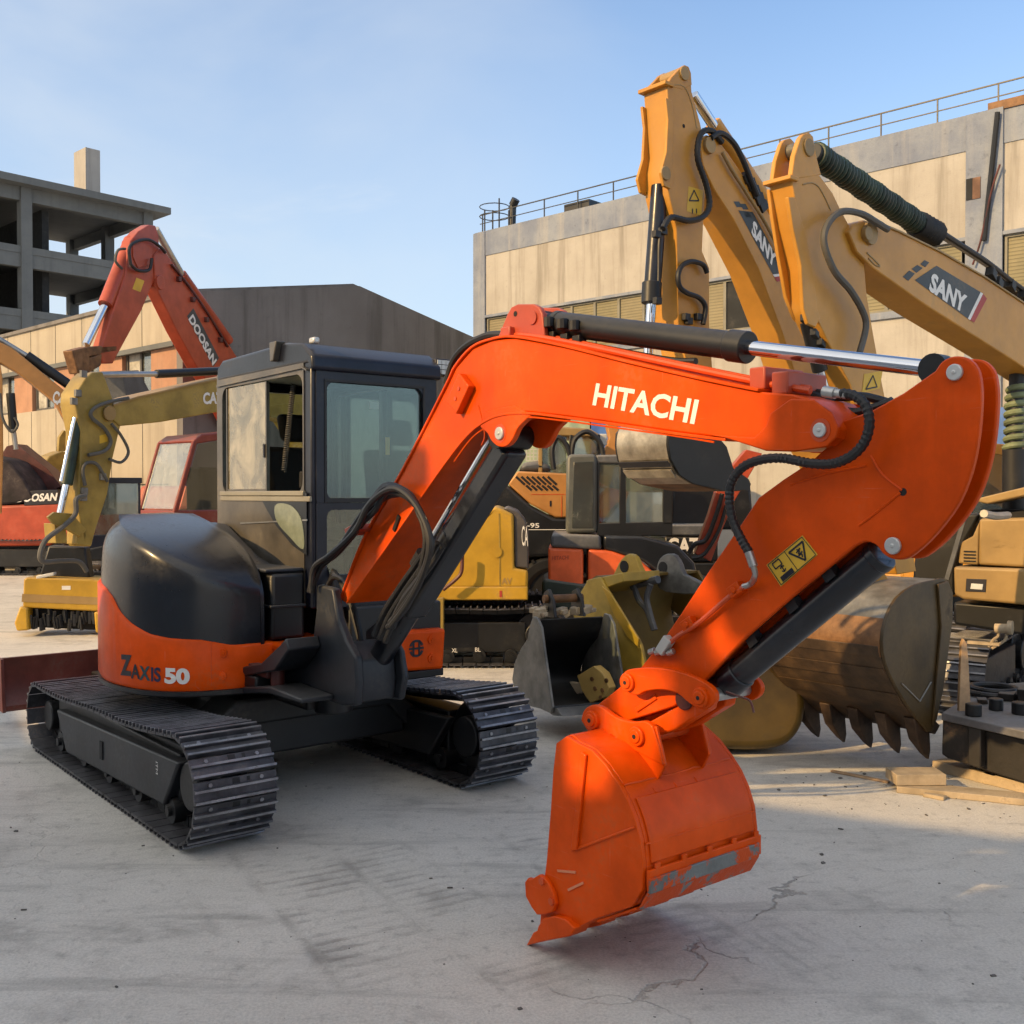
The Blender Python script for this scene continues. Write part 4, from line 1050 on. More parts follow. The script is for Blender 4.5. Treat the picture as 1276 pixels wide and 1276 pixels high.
for t in (.25, .5, .72):
    i = int(t*(len(lo)-1)); a, b_ = lo[i], lo[i+1]
    m.obox(((a[0]+b_[0])/2+.006, 0, (a[1]+b_[1])/2), (.006, 0, .0), (0, KW-.03, 0), ((b_[0]-a[0])*.25, 0, (b_[1]-a[1])*.25))
m.build('wear_plate', M['rustbrown'], sbu, .004)
m = MB(); e_ = SR.Sp([(1166, 728), (1178, 724), (1184, 738), (1184, 770), (1172, 860), (1160, 905), (1164, 850), (1170, 780)], KW); m.prism(e_, KW+.001, KW+.018); m.build('side_rib', M['buckgold'], sbu, .004)
m = MB(); m.tube(SR.St([(1124, 852), (1146, 874), (1160, 850)], KW+.004), .005, 6); m.build('weld_bead', M['scuffed'], sbu)
lip = SR.Sp([(1137, 884), (1170, 916), (1176, 905), (1150, 876)], KW); m = MB(); m.prism(lip, -KW+.021, KW-.021); m.build('cutting_lip', M['rustbrown'], sbu, .005)
tt = SR.Sp([(1142, 896), (1155, 892), (1164, 914), (1167, 936), (1166, 948), (1159, 941), (1148, 924)], KW)
for i in range(5):
    y = KW-.05-i*(2*KW-.1)/4
    m = MB(); vs = []; cx, cz = tt[4]
    for sg in (-1, 1):
        for (x, z) in tt:
            t = min(1, math.hypot(x-cx, z-cz)/.3); vs.append((x, y+sg*(.010+.026*t), z))
    n_ = len(tt); m.add(vs, [list(range(n_)), list(range(2*n_-1, n_-1, -1))]+[[j, (j+1) % n_, n_+(j+1) % n_, n_+j] for j in range(n_)])
    m.build('tooth', M['rustdk'], sbu, .006)
m = MB()
for y in (-.14, .14): m.prism(SR.Sp([(1120, 745), (1128, 706), (1140, 700), (1152, 712), (1160, 726)], KW), y-.015, y+.015)
m.build('bucket_ear', M['sany'], sbu, .004)
lc = rod(SR, sr, 'boom_cylinder', (1268, 450), (1264, 562), 0, .055, 'rubber'); m = MB(); m.helix(SR.S3(1268, 478, 0), SR.S3(1264, 562, 0), .064, .024, .062); m.build('spiral_guard', paint('cream green spiral guard', (.20, .24, .13), .6, damt=.5, var=.3), lc); rod(SR, lc, 'barrel', (1264, 560), (1264, 640), 0, .085, 'rubber')
carrier(sr, SR, -7.4, .95, M['sany'], 0, 1)

# the second one, further left, arm standing upright
SL = Fr(1.27, 7.8, -.75, -.66)
sl = thing('excavator', 'yellow excavator with the tallest upright arm, standing left of the green-sleeved one', 'excavator', SL, G_BIG)
ya = .11
ac_ = [(831, 104), (850, 96), (861, 97), (862, 114), (873, 155), (879, 185), (880, 227), (877, 268), (875, 313), (884, 334), (884, 405), (892, 520), (872, 525), (845, 403), (843, 286), (838, 262), (833, 240), (833, 209), (836, 190), (834, 150)]
arm_o = poly(SL, sl, 'arm', ac_, -ya, ya, 'sany', bevel=.006)
m = MB(); q = SL.Sp([(831, 106), (836, 97), (848, 84), (853, 81), (858, 83), (861, 91), (862, 106), (850, 112)], ya); m.prism(q, ya-.03, ya+.002); m.prism(q, -ya-.002, -ya+.03); m.build('arm_lug', M['sany'], arm_o, .005)
p = SL.S3(852, 92, ya); m = MB(); m.cyl((p.x, -ya-.01, p.z), (p.x, ya+.014, p.z), .05, 22); m.build('pin', M['tan'], arm_o, .004)
m = MB(); a = SL.S(832, 105, ya); m.box(a[0]-.05, a[0]+.05, -ya-.02, ya+.02, a[1]-.014, a[1]+.014); m.build('cap_plate', M['sany'], arm_o, .004)
fl = [(828, 122), (836, 126), (838, 160), (836, 200), (838, 224), (834, 236), (826, 232), (822, 215), (829, 190), (831, 150)]
m = MB(); q = SL.Sp(fl, ya); m.prism(q, ya-.012, ya+.012); m.build('cylinder_lug', M['sany'], arm_o, .004); m = MB(); m.prism(q, -ya-.012, -ya+.012); m.build('cylinder_lug', M['sany'], arm_o, .004)
p = SL.S3(829, 216, ya+.012); m = MB(); m.cyl((p.x, p.y-.002, p.z), (p.x, p.y+.012, p.z), .05, 22); m.build('pin_boss', M['tan'], arm_o, .004)
m = MB(); m.tube(spl(SL.St([(836, 106), (852, 108), (862, 130), (868, 160)], ya), 4), .005, 6); m.build('weld_seam', M['tan'], arm_o)
p = SL.S3(852, 157, ya+.001); m = MB(); m.cyl((p.x, ya-.002, p.z), (p.x, ya+.002, p.z), .014, 12); m.build('drilled_hole', M['dark'], arm_o)
bcy = rod(SL, sl, 'bucket_cylinder', (822, 232), (812, 372), 0, .062, 'cabblue'); rod(SL, bcy, 'rod', (812, 372), (806, 470), 0, .036, 'chrome')
m = MB(); a, b_ = SL.S3(812.5, 352, 0), SL.S3(811.5, 378, 0); m.cyl(a, b_, .072, 20); m.build('gland_collar', M['blackmetal'], bcy, .004)
hose(SL, bcy, [(827, 290), (822, 300), (821, 340), (820, 372)], .06, .014, 'rubber', name='oil_pipe')
# inner clamps
m = MB()
for (px, py) in ((826, 288), (818, 292), (819, 375), (870, 395), (858, 400), (855, 395)):
    m = MB(); p = SL.S3(px, py, ya+.02); m.obox(p, (.03, 0, 0), (0, .02, 0), (0, 0, .025)); m.build('pipe_clamp', M['rubber'], arm_o, .004)
m = MB(); m.add(SL.St([(856, 263), (874, 269), (876, 237), (858, 232)], ya+.002), [[0, 1, 2, 3]]); st_ = m.build('warning_sticker', M['sticker'], arm_o)
m = MB()
for a, b_ in (((859, 250), (865, 237)), ((865, 237), (871, 250)), ((871, 250), (859, 250)), ((863, 260), (863, 266)), ((868, 260), (868, 266))): m.bar(SL.S3(*a, ya+.004), SL.S3(*b_, ya+.004), .002, .010, side=(0, 1, 0))
m.build('sticker_print', M['ink'], st_)
BW = .14
bt = [(872, 176), (881, 168), (893, 172), (908, 192), (925, 217), (942, 238), (963, 275), (990, 328), (1020, 400), (1065, 560), (1110, 640), (1075, 665), (1020, 560), (975, 415), (945, 335), (915, 275), (890, 236), (876, 205)]
boom_o = poly(SL, sl, 'boom', bt, -BW, BW, 'sany', bevel=.008)
p = SL.S3(882, 182, BW); m = MB(); m.cyl((p.x, BW-.005, p.z), (p.x, BW+.03, p.z), .06, 24); m.build('pivot_boss', M['tan'], boom_o, .004)
decal(SL, boom_o, [(921, 256), (938, 262), (979, 342), (962, 336)][0:0] or [(920, 262), (938, 264), (979, 340), (963, 342)], (936, 291), (965, 336), (939, 273), BW+.002, 'SANY',
      [[(914, 251), (921, 251), (925, 258), (918, 258)], [(922, 254), (929, 254), (933, 261), (926, 261)], [(926, 264), (933, 264), (937, 271), (930, 271)]],
      [(963, 342), (979, 340), (980, 343), (965, 345)], [(965, 345), (980, 343), (981, 349), (968, 351)])
acy = rod(SL, sl, 'arm_cylinder', (864, 118), (890, 158), 0, .04, 'chrome'); rod(SL, acy, 'barrel', (888, 155), (960, 262), -.02, .07, 'sany')
hose(SL, sl, [(900, 178), (888, 164), (876, 164), (870, 178), (870, 200), (880, 230), (884, 255), (876, 270), (858, 275), (836, 271), (826, 285)], ya+.05, .024, 'rubber', True)
hose(SL, sl, [(886, 172), (898, 166), (914, 178), (926, 200), (936, 225), (944, 244)], BW+.03, .022, 'rubber')
hose(SL, sl, [(881, 340), (876, 330), (862, 326), (850, 331), (845, 343), (847, 357), (856, 365), (871, 371), (879, 383), (876, 404)], ya+.04, .019, 'rubber')
hose(SL, sl, [(900, 190), (912, 212), (930, 240), (955, 280), (980, 330)], BW+.03, .014, 'tan', name='oil_pipe')
m = MB()
for i in range(5): m = MB(); p = SL.S3(928+i*5, 222+i*9, BW-.02); m.obox(p, (.04, 0, -.03), (0, .04, 0), (.02, 0, .03)); m.build('valve_fitting', M['rubber'], boom_o, .004)
# its worn ditch bucket, curled under
KW = .27
yk = .20
bp_ = [(834, 536), (833, 553), (836, 572), (847, 592), (864, 603), (904, 612), (934, 611), (936, 603), (932, 596), (914, 583), (906, 557), (896, 545), (870, 524), (846, 522)]
kk = SL.Sp(bp_, yk)
m = MB(); m.prism(kk, yk-.02, yk); m.prism(kk, yk-.52, yk-.50); sbu = m.build('bucket', M['dark2'] if 'dark2' in M else M['blackmetal'], sl, .004)
sh = SL.Sp([(868, 523), (846, 523), (836, 532), (833, 553), (836, 572)], yk); sh2 = SL.Sp([(836, 572), (841, 583), (847, 592), (864, 603)], yk); sh3 = SL.Sp([(864, 603), (904, 612), (934, 611)], yk)
m = MB(); m.sheet(spl2(sh, 5), yk-.50, yk-.021, -.015); m.build('back_shell', M['brightsteel'], sbu)
m = MB(); m.sheet(spl2(sh2, 4), yk-.50, yk-.021, -.015); m.sheet([(p[0]+.004, p[1]-.008) for p in sh2[1:3]], yk-.49, yk-.03, .012); m.build('heel_shell', M['brightsteel'], sbu)
m = MB(); m.sheet(spl2(sh3, 4), yk-.50, yk-.021, -.015); m.build('floor_shell', M['rust'], sbu)
m = MB(); m.sheet([(p[0]+.01, p[1]) for p in SL.Sp([(836, 574), (840, 581)], yk)], yk-.50, yk-.02, .006); m.build('wear_strip', M['ink'], sbu)
carrier(sl, SL, -3.7, .8, M['sany'], 0, 1)

# ================================================================== tan mini excavator at the right edge, hood open
T = Fr(3.5, 7.4, .6, .8)
tn = thing('mini_excavator', 'tan compact excavator at the right edge seen from behind with its rear hood open', 'excavator', T)
def ubox(fr, root, name, pts, x0, x1, mat, x=None, bevel=.02, **kw):
    m = MB(); m.prismU(fr.Up(pts, x0 if x is None else x), x0, x1); return m.build(name, M[mat] if isinstance(mat, str) else mat, root, bevel, **kw)
cwt = ubox(T, tn, 'counterweight', [(1188, 706), (1276, 709), (1330, 712), (1330, 762), (1276, 754), (1200, 747), (1189, 741)], -.02, .5, 'tan', seg=3)
ubox(T, tn, 'rear_cover', [(1220, 649), (1222, 646), (1276, 645), (1310, 645), (1330, 700), (1330, 711), (1276, 707), (1219, 704)], .02, .45, 'tan', seg=3)
vp = ubox(T, tn, 'vent_panel', [(1197, 676), (1212, 668), (1220, 650), (1219, 704), (1194, 702)], .03, .5, 'tan', bevel=.012)
m = MB()
for i in range(4):
    a = T.U(1201, 687+i*4, .028); b_ = T.U(1216, 687.5+i*4, .028); m.box(.024, .0295, min(a[0], b_[0]), max(a[0], b_[0]), a[1]-.005, a[1]+.005)
m.build('vent_slot', M['dark'], vp)
lq = [(1204, 721), (1229, 722), (1228, 738), (1203, 737)]
ubox(T, cwt, 'lamp_recess', lq, -.026, -.018, 'ink', bevel=.003)
lp_ = ubox(T, cwt, 'tail_lamp', [(1210, 727), (1225, 728), (1224, 735), (1209, 734)], -.032, -.025, 'lamp', bevel=.003)
m = MB(); text_on(m, 'SANY', T.U3(1235, 682, .0175), T.U3(1292, 684, .0175), T.U3(1235, 671, .0175), .03); m.build('embossed_lettering', M['tan'], tn)
m = MB(); Z0 = T.U(1240, 655, 0)[1]
pts = T.Up([(1218, 625), (1222, 620), (1276, 607), (1330, 600), (1330, 612), (1276, 618), (1230, 628)], -.05)
m.prismU(pts, -.05, .35); m.build('open_hood', M['tan'], tn, .01)
m = MB()
p0 = T.U(1222, 640, .15); p1 = T.U(1290, 622, .15)
m.box(.1, .5, min(p0[0], p1[0]), max(p0[0], p1[0]), p0[1]-.1, p0[1]+.03)
m.build('engine_block', M['dark'], tn, .02)
hose(T, tn, [(1226, 640), (1240, 643), (1256, 642)], -.42, .02, 'steel', name='exhaust_pipe')
m = MB(); a, b_ = T.U3(1202, 645, .02), T.U3(1180, 722, .02); m.bar(a, b_, .03, .03); m.build('grab_rail', M['greyplastic'], tn)
ubox(T, tn, 'bulkhead', [(1140, 690), (1200, 640), (1222, 640), (1200, 680), (1190, 706), (1190, 742), (1135, 742)], .25, .5, 'blackmetal')
ubox(T, tn, 'lower_frame', [(1188, 750), (1330, 760), (1330, 800), (1188, 778)], .08, .6, 'blackmetal')
for y0 in (.10, -.95):
    crawler(tn, .15, 1.6, y0, y0+.36, .29, .13, detail=False)
m = MB()
for a in ([(1232, 806), (1238, 797), (1244, 792), (1244, 780)], [(1236, 808), (1252, 798), (1254, 790)]):
    m.tube(spl(T.St([], 0) if False else [T.U3(*q, -.12) for q in a], 4), .010, 6)
p = T.U3(1240, 783, -.12); m.cyl(p+Vector((0, -.0, 0)), p+Vector((0, -.10, .005)), .035, 14); p = T.U3(1256, 782, -.12); m.cyl(p, p+Vector((0, -.03, .0)), .05, 16)
p0 = T.U3(1206, 800, -.12); p1 = T.U3(1246, 803, -.12); m.bar(p0, p1, .04, .02)
m.build('tow_hook', M['paleplank'], tn)

# dark attachment base lying in front of it
AB = Fr(2.75, 5.75, -.75, -.66)
ab = thing('attachment_base', 'dark heavy steel base plate with ring and bolts, lying at the right edge', 'machine part', AB)
fx = .02
m = MB(); q = AB.Up([(1174, 897), (1276, 921), (1330, 935), (1330, 1000), (1276, 976), (1180, 945), (1173, 940)], fx)
abm = paint('dusty rusty black steel', (.022, .019, .017), .55, dirt=(.15, .085, .045), damt=.75, dscale=5, var=.35, bump=.2, dustz=.4)
m.prismU(q, -.30, fx); m.build('side_wall', abm, ab, .01)
zt = q[0][1]
m = MB(); 
tp = [AB.Z3(px, py, zt+.004) for px, py in ((1173, 897), (1228, 861), (1300, 856), (1340, 880), (1330, 936), (1276, 921))]
m.prismZ([(p.x, p.y) for p in tp], zt+.001, zt+.045); m.build('top_plate', paint('dusty grey plate', (.13, .13, .14), .6, dirt=(.28, .25, .21), damt=.7, var=.3, dustz=.4), ab, .006)
p = AB.Z3(1238, 865, zt+.05); m = MB()
for rr, h in ((.17, .02), (.13, .04)):
    m.tube([(p.x+rr*math.cos(i*math.pi/16), p.y+rr*math.sin(i*math.pi/16), p.z+h) for i in range(33)], .018, 8, cap=False)
m.build('ring', M['blackmetal'], ab)
for (px, py, r_) in ((1213, 892, .045), (1241, 885, .04), (1272, 890, .05)):
    p = AB.Z3(px, py, zt+.045); m = MB(); m.cyl(p, p+Vector((0, 0, .07)), r_, 12); m.build('bolt', M['blackmetal'], ab, .006)
m = MB(); q = AB.Up([(1206, 905), (1222, 908), (1222, 958), (1206, 953)], fx+.06); m.prismU(q, fx, fx+.06); m.build('buttress', abm, ab, .008)
for (px, py, w_, h_) in ((1256, 872, .07, .05), (1286, 875, .10, .09), (1224, 876, .04, .03)):
    p = AB.Z3(px, py, zt+.045); m = MB(); m.obox(p+Vector((0, 0, h_/2)), (w_, .02, 0), (-.015, w_*.6, 0), (.01, 0, h_/2)); m.build('welded_lug', abm, ab, .006)
GP = 'loose timber on the ground by the right edge'
def plank(name, label, p0, p1, w, h, mat, z0=0, tilt=0, cat='plank'):
    a, b_ = AB.mi, None
    g0 = Fr(0, 0, 1, 0).Z3(*p0, z0); g1 = Fr(0, 0, 1, 0).Z3(*p1, z0)
    d = g1-g0; fr_ = Fr((g0.x+g1.x)/2, (g0.y+g1.y)/2, d.x, d.y); L = d.length/2
    m = MB(); n_ = 8
    rg = []
    for i in range(n_+1):
        x = -L+2*L*i/n_; ww = w/2*(1+random.uniform(-.06, .06)); zz = z0+.001+tilt*i/n_
        rg.append([(x, -ww, zz), (x, ww, zz), (x, ww*.97, zz+h), (x, -ww*.97, zz+h)])
    m.loft(rg); o = m.build(name, M[mat], None, .003); tag(o, label, cat, GP, fr_)
    return o
plank('wooden_plank', 'long pale plank lying nearest the camera in front of the dark base plate', (1118, 984), (1276, 1000), .14, .035, 'paleplank')
plank('wooden_plank', 'weathered grey beam lying under the front of the dark base plate', (1172, 958), (1300, 990), .16, .06, 'paleplank')
plank('wooden_block', 'short pale wooden block resting across the end of the long plank', (1110, 974), (1172, 974), .17, .06, 'paleplank', .037, cat='block')
plank('wooden_stick', 'thin dark stick trailing left of the wooden block', (1036, 962), (1108, 976), .03, .012, 'wood', cat='stick')
plank('wooden_chip', 'small pale splintered chip beside the long plank', (1152, 992), (1178, 997), .05, .02, 'paleplank', cat='chip')
# upright board leaning on the base plate
pf = AB.Z3(1203, 886, zt+.045); wld = AB.m @ pf
fr_ = Fr(wld.x, wld.y, 1, 0)
q = fr_.Sp([(1195, 887), (1210, 885), (1207, 822), (1205, 802), (1201, 796), (1198, 804), (1197, 830)], 0)
m = MB(); m.prism(q, 0, .03); o = m.build('wooden_board', M['wood'], None, .003); tag(o, 'narrow raw board standing upright on the dark base plate', 'board', GP, fr_)

# ================================================================== loose buckets in the middle
KB = Fr(1.45, 6.75, 1, .1)
kb = thing('excavator_bucket', 'dark yellow round-backed bucket lying behind the orange arm cylinder', 'bucket', KB)
yn = -.25
kp = KB.Sp(spl2([(878, 800), (900, 785), (940, 785), (975, 805), (998, 838), (1006, 872), (1002, 905), (984, 928), (955, 936), (910, 936), (880, 930), (870, 880)], 4, True), yn)
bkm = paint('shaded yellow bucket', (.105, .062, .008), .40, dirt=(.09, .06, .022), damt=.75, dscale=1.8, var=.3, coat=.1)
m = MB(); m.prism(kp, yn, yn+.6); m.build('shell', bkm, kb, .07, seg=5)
m = MB(); m.prism([(p[0], p[1]) for p in KB.Sp([(905, 782), (912, 730), (928, 724), (946, 732), (955, 786)], yn)], yn+.15, yn+.19); m.build('bucket_ear', bkm, kb, .006)
m = MB(); m.prism([(p[0], p[1]) for p in KB.Sp([(905, 782), (912, 730), (928, 724), (946, 732), (955, 786)], yn)], yn+.38, yn+.42); m.build('bucket_ear', bkm, kb, .006)

GB = Fr(.17, 7.95, .35, -.94)
gb = thing('excavator_bucket', 'scuffed grey bucket with dark open mouth standing left of the mustard bucket', 'bucket', GB)
yl = -.27
op = [(666, 768), (671, 770), (676, 782), (680, 812), (690, 882), (688, 889), (675, 883), (655, 878), (644, 866), (640, 846), (643, 826), (651, 808), (659, 796), (662, 780)]
kk = GB.Sp(op, yl)
m = MB(); m.prism(kk, yl-.012, yl+.008); m.build('side_plate', M['scuffed'], gb, .004); m = MB(); m.prism(kk, -yl-.008, -yl+.012); m.build('side_plate', M['scuffed'], gb, .004)
bk_ = spl2(GB.Sp([(690, 882), (675, 883), (655, 878), (644, 866), (640, 846), (643, 826), (651, 808), (659, 796), (664, 772)], yl), 3)
m = MB(); m.sheet(bk_, yl+.0085, -yl-.0085, .012 if False else -.012); m.build('shell', M['blackmetal'], gb)
m = MB(); e_ = GB.Sp([(675, 884), (692, 882), (700, 893), (688, 892)], yl); m.prism(e_, yl+.009, -yl-.009); m.build('cutting_lip', M['scuffed'], gb, .004)
zt_ = max(p[1] for p in kk); xt_ = kk[0][0]
for y in (-.10, .12):
    m = MB(); m.prism([(xt_-.25, zt_-.03), (xt_-.22, zt_+.14), (xt_-.14, zt_+.17), (xt_-.06, zt_+.10), (xt_-.02, zt_-.02)], y-.012, y+.012); m.build('bucket_ear', M['blackmetal'], gb, .004)
m = MB(); m.cyl((xt_-.15, -.14, zt_+.10), (xt_-.15, .16, zt_+.10), .03, 14); m.build('pin', M['rust'], gb)
m = MB(); random.seed(3)
for i in range(14):
    p = Vector((xt_-.12+random.uniform(-.1, .1), random.uniform(-.22, .2), zt_+.0+random.uniform(.0, .03))); r_ = random.uniform(.015, .04)
    m.obox(p, (r_, r_*.3, 0), (-r_*.3, r_, r_*.2), (0, 0, r_*.7))
m.build('dried_mud', M['paleplank'], gb, .006)

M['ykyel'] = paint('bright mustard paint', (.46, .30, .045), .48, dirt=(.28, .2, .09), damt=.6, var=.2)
YK = Fr(.93, 7.75, .62, -.78)
yb_ = thing('excavator_bucket', 'mustard yellow bucket with two pierced ears and bolted tooth, behind the orange arm', 'bucket', YK)
yn = -.30
sp2 = [(733, 722), (748, 719), (760, 742), (798, 803), (806, 840), (790, 875), (765, 880), (758, 825), (748, 800), (714, 768), (722, 740)]
m = MB(); m.prism(YK.Sp(sp2, yn), yn, yn+.03); m.build('side_plate', M['ykyel'], yb_, .006)
m = MB(); m.prism(YK.Sp([(752, 730), (762, 738), (798, 796), (797, 806), (786, 796), (768, 768)], yn), yn-.02, yn-.0005); m.build('edge_plate', M['yellow'], yb_, .004)
m = MB(); q = YK.Sp([(748, 719), (733, 722), (714, 768), (735, 830), (775, 880), (806, 850)], yn)
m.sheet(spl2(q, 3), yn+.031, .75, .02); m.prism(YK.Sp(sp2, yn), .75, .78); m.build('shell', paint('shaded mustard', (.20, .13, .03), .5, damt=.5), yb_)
cr = YK.Sp([(752, 722), (798, 712), (799, 723), (757, 738)], -.10); m = MB(); m.prism(cr, -.28, .10); m.build('cross_plate', M['ykyel'], yb_, .006)
for pts, y, mt, hole in (([(764, 722), (768, 708), (774, 697), (783, 690), (791, 694), (796, 706), (800, 718), (782, 726)], -.05, 'ykyel', (778, 706)), ([(818, 727), (818, 708), (822, 696), (831, 690), (840, 692), (847, 704), (852, 716), (872, 726), (872, 740), (830, 738)], .42, 'scuffed', (826, 707))):
    m = MB(); m.prism(YK.Sp(spl2(pts, 2, True), y), y, y+.05); o = m.build('bucket_ear', M[mt], yb_, .008)
    p = YK.S3(*hole, y); m = MB(); m.cyl((p.x, y-.004, p.z), (p.x, y+.01, p.z), .045, 20); m.build('pin_hole', M['dark'], o)
hose(YK, yb_, [(788, 732), (795, 728), (808, 725), (820, 722)], -.0, .03, 'greyplastic', name='grey_strut')
hose(YK, yb_, [(790, 730), (796, 748), (806, 760), (815, 785)], -.02, .022, 'greyplastic', name='grey_strut')
hose(YK, yb_, [(811, 728), (806, 745), (810, 765), (816, 785)], -.02, .022, 'greyplastic', name='grey_strut')
to = YK.Sp([(724, 841), (745, 829), (756, 838), (764, 856), (760, 868), (741, 876), (730, 860)], yn-.25); m = MB(); m.prism(to, yn-.29, yn-.22); tb_ = m.build('side_cutter', paint('pale yellow paint', (.55, .36, .11), .5, damt=.5), yb_, .006)
tp_ = YK.Sp([(712, 849), (727, 851), (731, 862), (722, 865)], yn-.25); m = MB(); m.prism(tp_, yn-.275, yn-.235); m.build('tooth', M['paleplank'], tb_, .006)
for (px, py) in ((742, 858), (749, 869), (738, 846), (756, 848), (751, 860)):
    p = YK.S3(px, py, yn-.29); m = MB(); m.cyl((p.x, p.y-.008, p.z), (p.x, p.y+.001, p.z), .016, 10); m.build('bolt', M['rust'], tb_)

# ================================================================== machines behind the boom
HB = Fr(1.15, 11.2, 1, -.05); yn = -.80
hb = thing('mini_excavator', 'small orange excavator with black cab seen from its rear corner under the big boom', 'excavator', HB)
HBr = paint('faded orange red paint', (.72, .125, .035), .45, dirt=(.4, .16, .1), damt=.45, var=.15)
carrier(hb, HB, .45, .62, M['blackmetal'], -.1, 1, cab=False, top=1.0)
for pts in ([(683, 682), (727, 684), (727, 739), (683, 733)], [(733, 684), (762, 686), (800, 700), (816, 714), (816, 746), (760, 746), (733, 739)]):
    o = poly(HB, hb, 'body_panel', pts, yn, yn+.9, HBr, y=yn, bevel=.03, seg=3)
letters(HB, hb, 'HITACHI', (688, 698), (709, 697), (688, 693), yn-.006, 'red', .02, 'embossed_lettering')
for pts in ([(687, 667), (691, 665), (748, 667), (750, 685), (686, 682)], [(752, 667), (800, 668), (845, 680), (866, 702), (872, 730), (850, 728), (818, 712), (800, 699), (762, 687), (752, 685)]):
    poly(HB, hb, 'engine_cover', pts, yn-.01, yn+.9, 'greyplastic' if pts[0][0] < 700 else 'black', y=yn-.01, bevel=.03, seg=3)
poly(HB, hb, 'lower_skirt', [(675, 724), (682, 721), (732, 728), (760, 746), (760, 765), (730, 763), (676, 756)], yn-.015, yn+.9, paint('dark green grey skirt', (.020, .035, .030), .45, damt=.5, dustz=.3), y=yn-.01, bevel=.03)
cb = poly(HB, hb, 'cab', [(706, 569), (712, 566), (742, 566), (744, 574), (744, 664), (705, 664)], yn+.08, yn+1.2, paint('weathered grey cab', (.10, .105, .095), .45, dirt=(.22, .22, .18), damt=.6, dustz=.3), y=yn+.08, bevel=.03)
poly(HB, cb, 'rear_window', [(715, 576), (739, 575), (739, 658), (713, 658)], yn+.072, yn+.079, paint('dull glass', (.045, .05, .045), .15, dirt=(.16, .16, .13), damt=.7, dscale=4, coat=.4), y=yn+.078, bevel=.012)
poly(HB, cb, 'roof', [(742, 567), (800, 566), (838, 574), (838, 580), (744, 577)], yn+.1, yn+1.2, 'greyplastic', y=yn+.1, bevel=.02)
poly(HB, cb, 'cab_side', [(744, 652), (838, 650), (838, 668), (744, 668)], yn+.1, yn+.16, 'blackmetal', y=yn+.1)
for x0, x1 in ((744, 747), (772, 780), (826, 838)): poly(HB, cb, 'pillar', [(x0, 576), (x1, 576), (x1, 654), (x0, 654)], yn+.1, yn+.16, 'blackmetal', y=yn+.1)
for x0, x1 in ((747, 772), (780, 826)): poly(HB, cb, 'side_window', [(x0, 577), (x1, 577), (x1, 652), (x0, 652)], yn+.13, yn+.135, 'bgglass', y=yn+.13, bevel=0)
poly(HB, cb, 'far_wall', [(740, 650), (838, 650), (838, 668), (740, 668)], yn+1.14, yn+1.19, 'blackmetal', y=yn+1.15)
bm_ = poly(HB, hb, 'boom', [(866, 690), (884, 640), (896, 600), (930, 560), (950, 565), (915, 625), (900, 660), (886, 700)], -.1, .08, 'red', y=-.1)
hose(HB, hb, [(858, 690), (866, 678), (880, 672), (893, 640), (900, 615)], -.16, .025)
hose(HB, hb, [(862, 696), (878, 690), (896, 660), (905, 630)], -.18, .02)

HY = Fr(.3, 13.5, 1, .0); yn = -1.15
hy = thing('wheeled_excavator', 'amber and black wheeled excavator with slanted vents, behind the small orange one', 'excavator', HY)
poly(HY, hy, 'lower_body', [(560, 606), (633, 604), (662, 630), (690, 645), (740, 646), (760, 660), (760, 690), (560, 700)], yn, yn+2.1, 'blackmetal', y=yn, bevel=.04)
hd = poly(HY, hy, 'engine_hood', [(633, 603), (645, 587), (707, 590), (760, 592), (760, 645), (692, 645), (662, 629)], yn-.01, yn+2.0, 'hyu', y=yn-.01, bevel=.02)
poly(HY, hy, 'rear_panel', [(578, 604), (591, 588), (633, 587), (631, 603)], yn-.01, yn+2.0, 'hyu', y=yn-.01, bevel=.02)
poly(HY, hy, 'top_cover', [(593, 587), (602, 571), (612, 569), (640, 571), (642, 586)], yn+.1, yn+1.8, 'greyplastic', y=yn+.1, bevel=.04)
poly(HY, hy, 'top_cover', [(646, 587), (652, 576), (670, 574), (684, 578), (688, 588)], yn+.1, yn+1.8, 'greyplastic', y=yn+.1, bevel=.05)
m = MB()
for r_ in range(2):
    for i in range(7 if r_ == 0 else 6):
        x = 643+i*6.6+(14 if r_ else 0)*.9; y = 594 if r_ == 0 else 605
        a, b_ = HY.S3(x, y, yn-.012), HY.S3(x+(11 if r_ == 0 else 7), y+(10 if r_ == 0 else 6), yn-.012); m.bar(a, b_, .006, .028, side=(0, 1, 0))
m.build('vent_slot', M['dark'], hd)
m = MB(); a, b_ = HY.S3(686, 624, yn-.012), HY.S3(686, 631, yn-.012); m.bar(a, b_, .006, .02, side=(0, 1, 0)); m.build('door_latch', M['ink'], hd)
m = MB(); m.bar(HY.S3(662, 616, yn-.012), HY.S3(705, 616, yn-.012), .004, .006, side=(0, 1, 0)); m.bar(HY.S3(700, 618, yn-.012), HY.S3(700, 644, yn-.012), .004, .006, side=(0, 1, 0)); m.build('panel_seam', M['orange_dk'], hd)
letters(HY, hy, 'HY-95', (641, 657), (672, 658), (641, 651), yn-.004, 'white', .02)
m = MB(); m.bar(HY.S3(640, 660, yn-.004), HY.S3(705, 660, yn-.004), .003, .008, side=(0, 1, 0)); m.build('white_line', M['white'], hy)
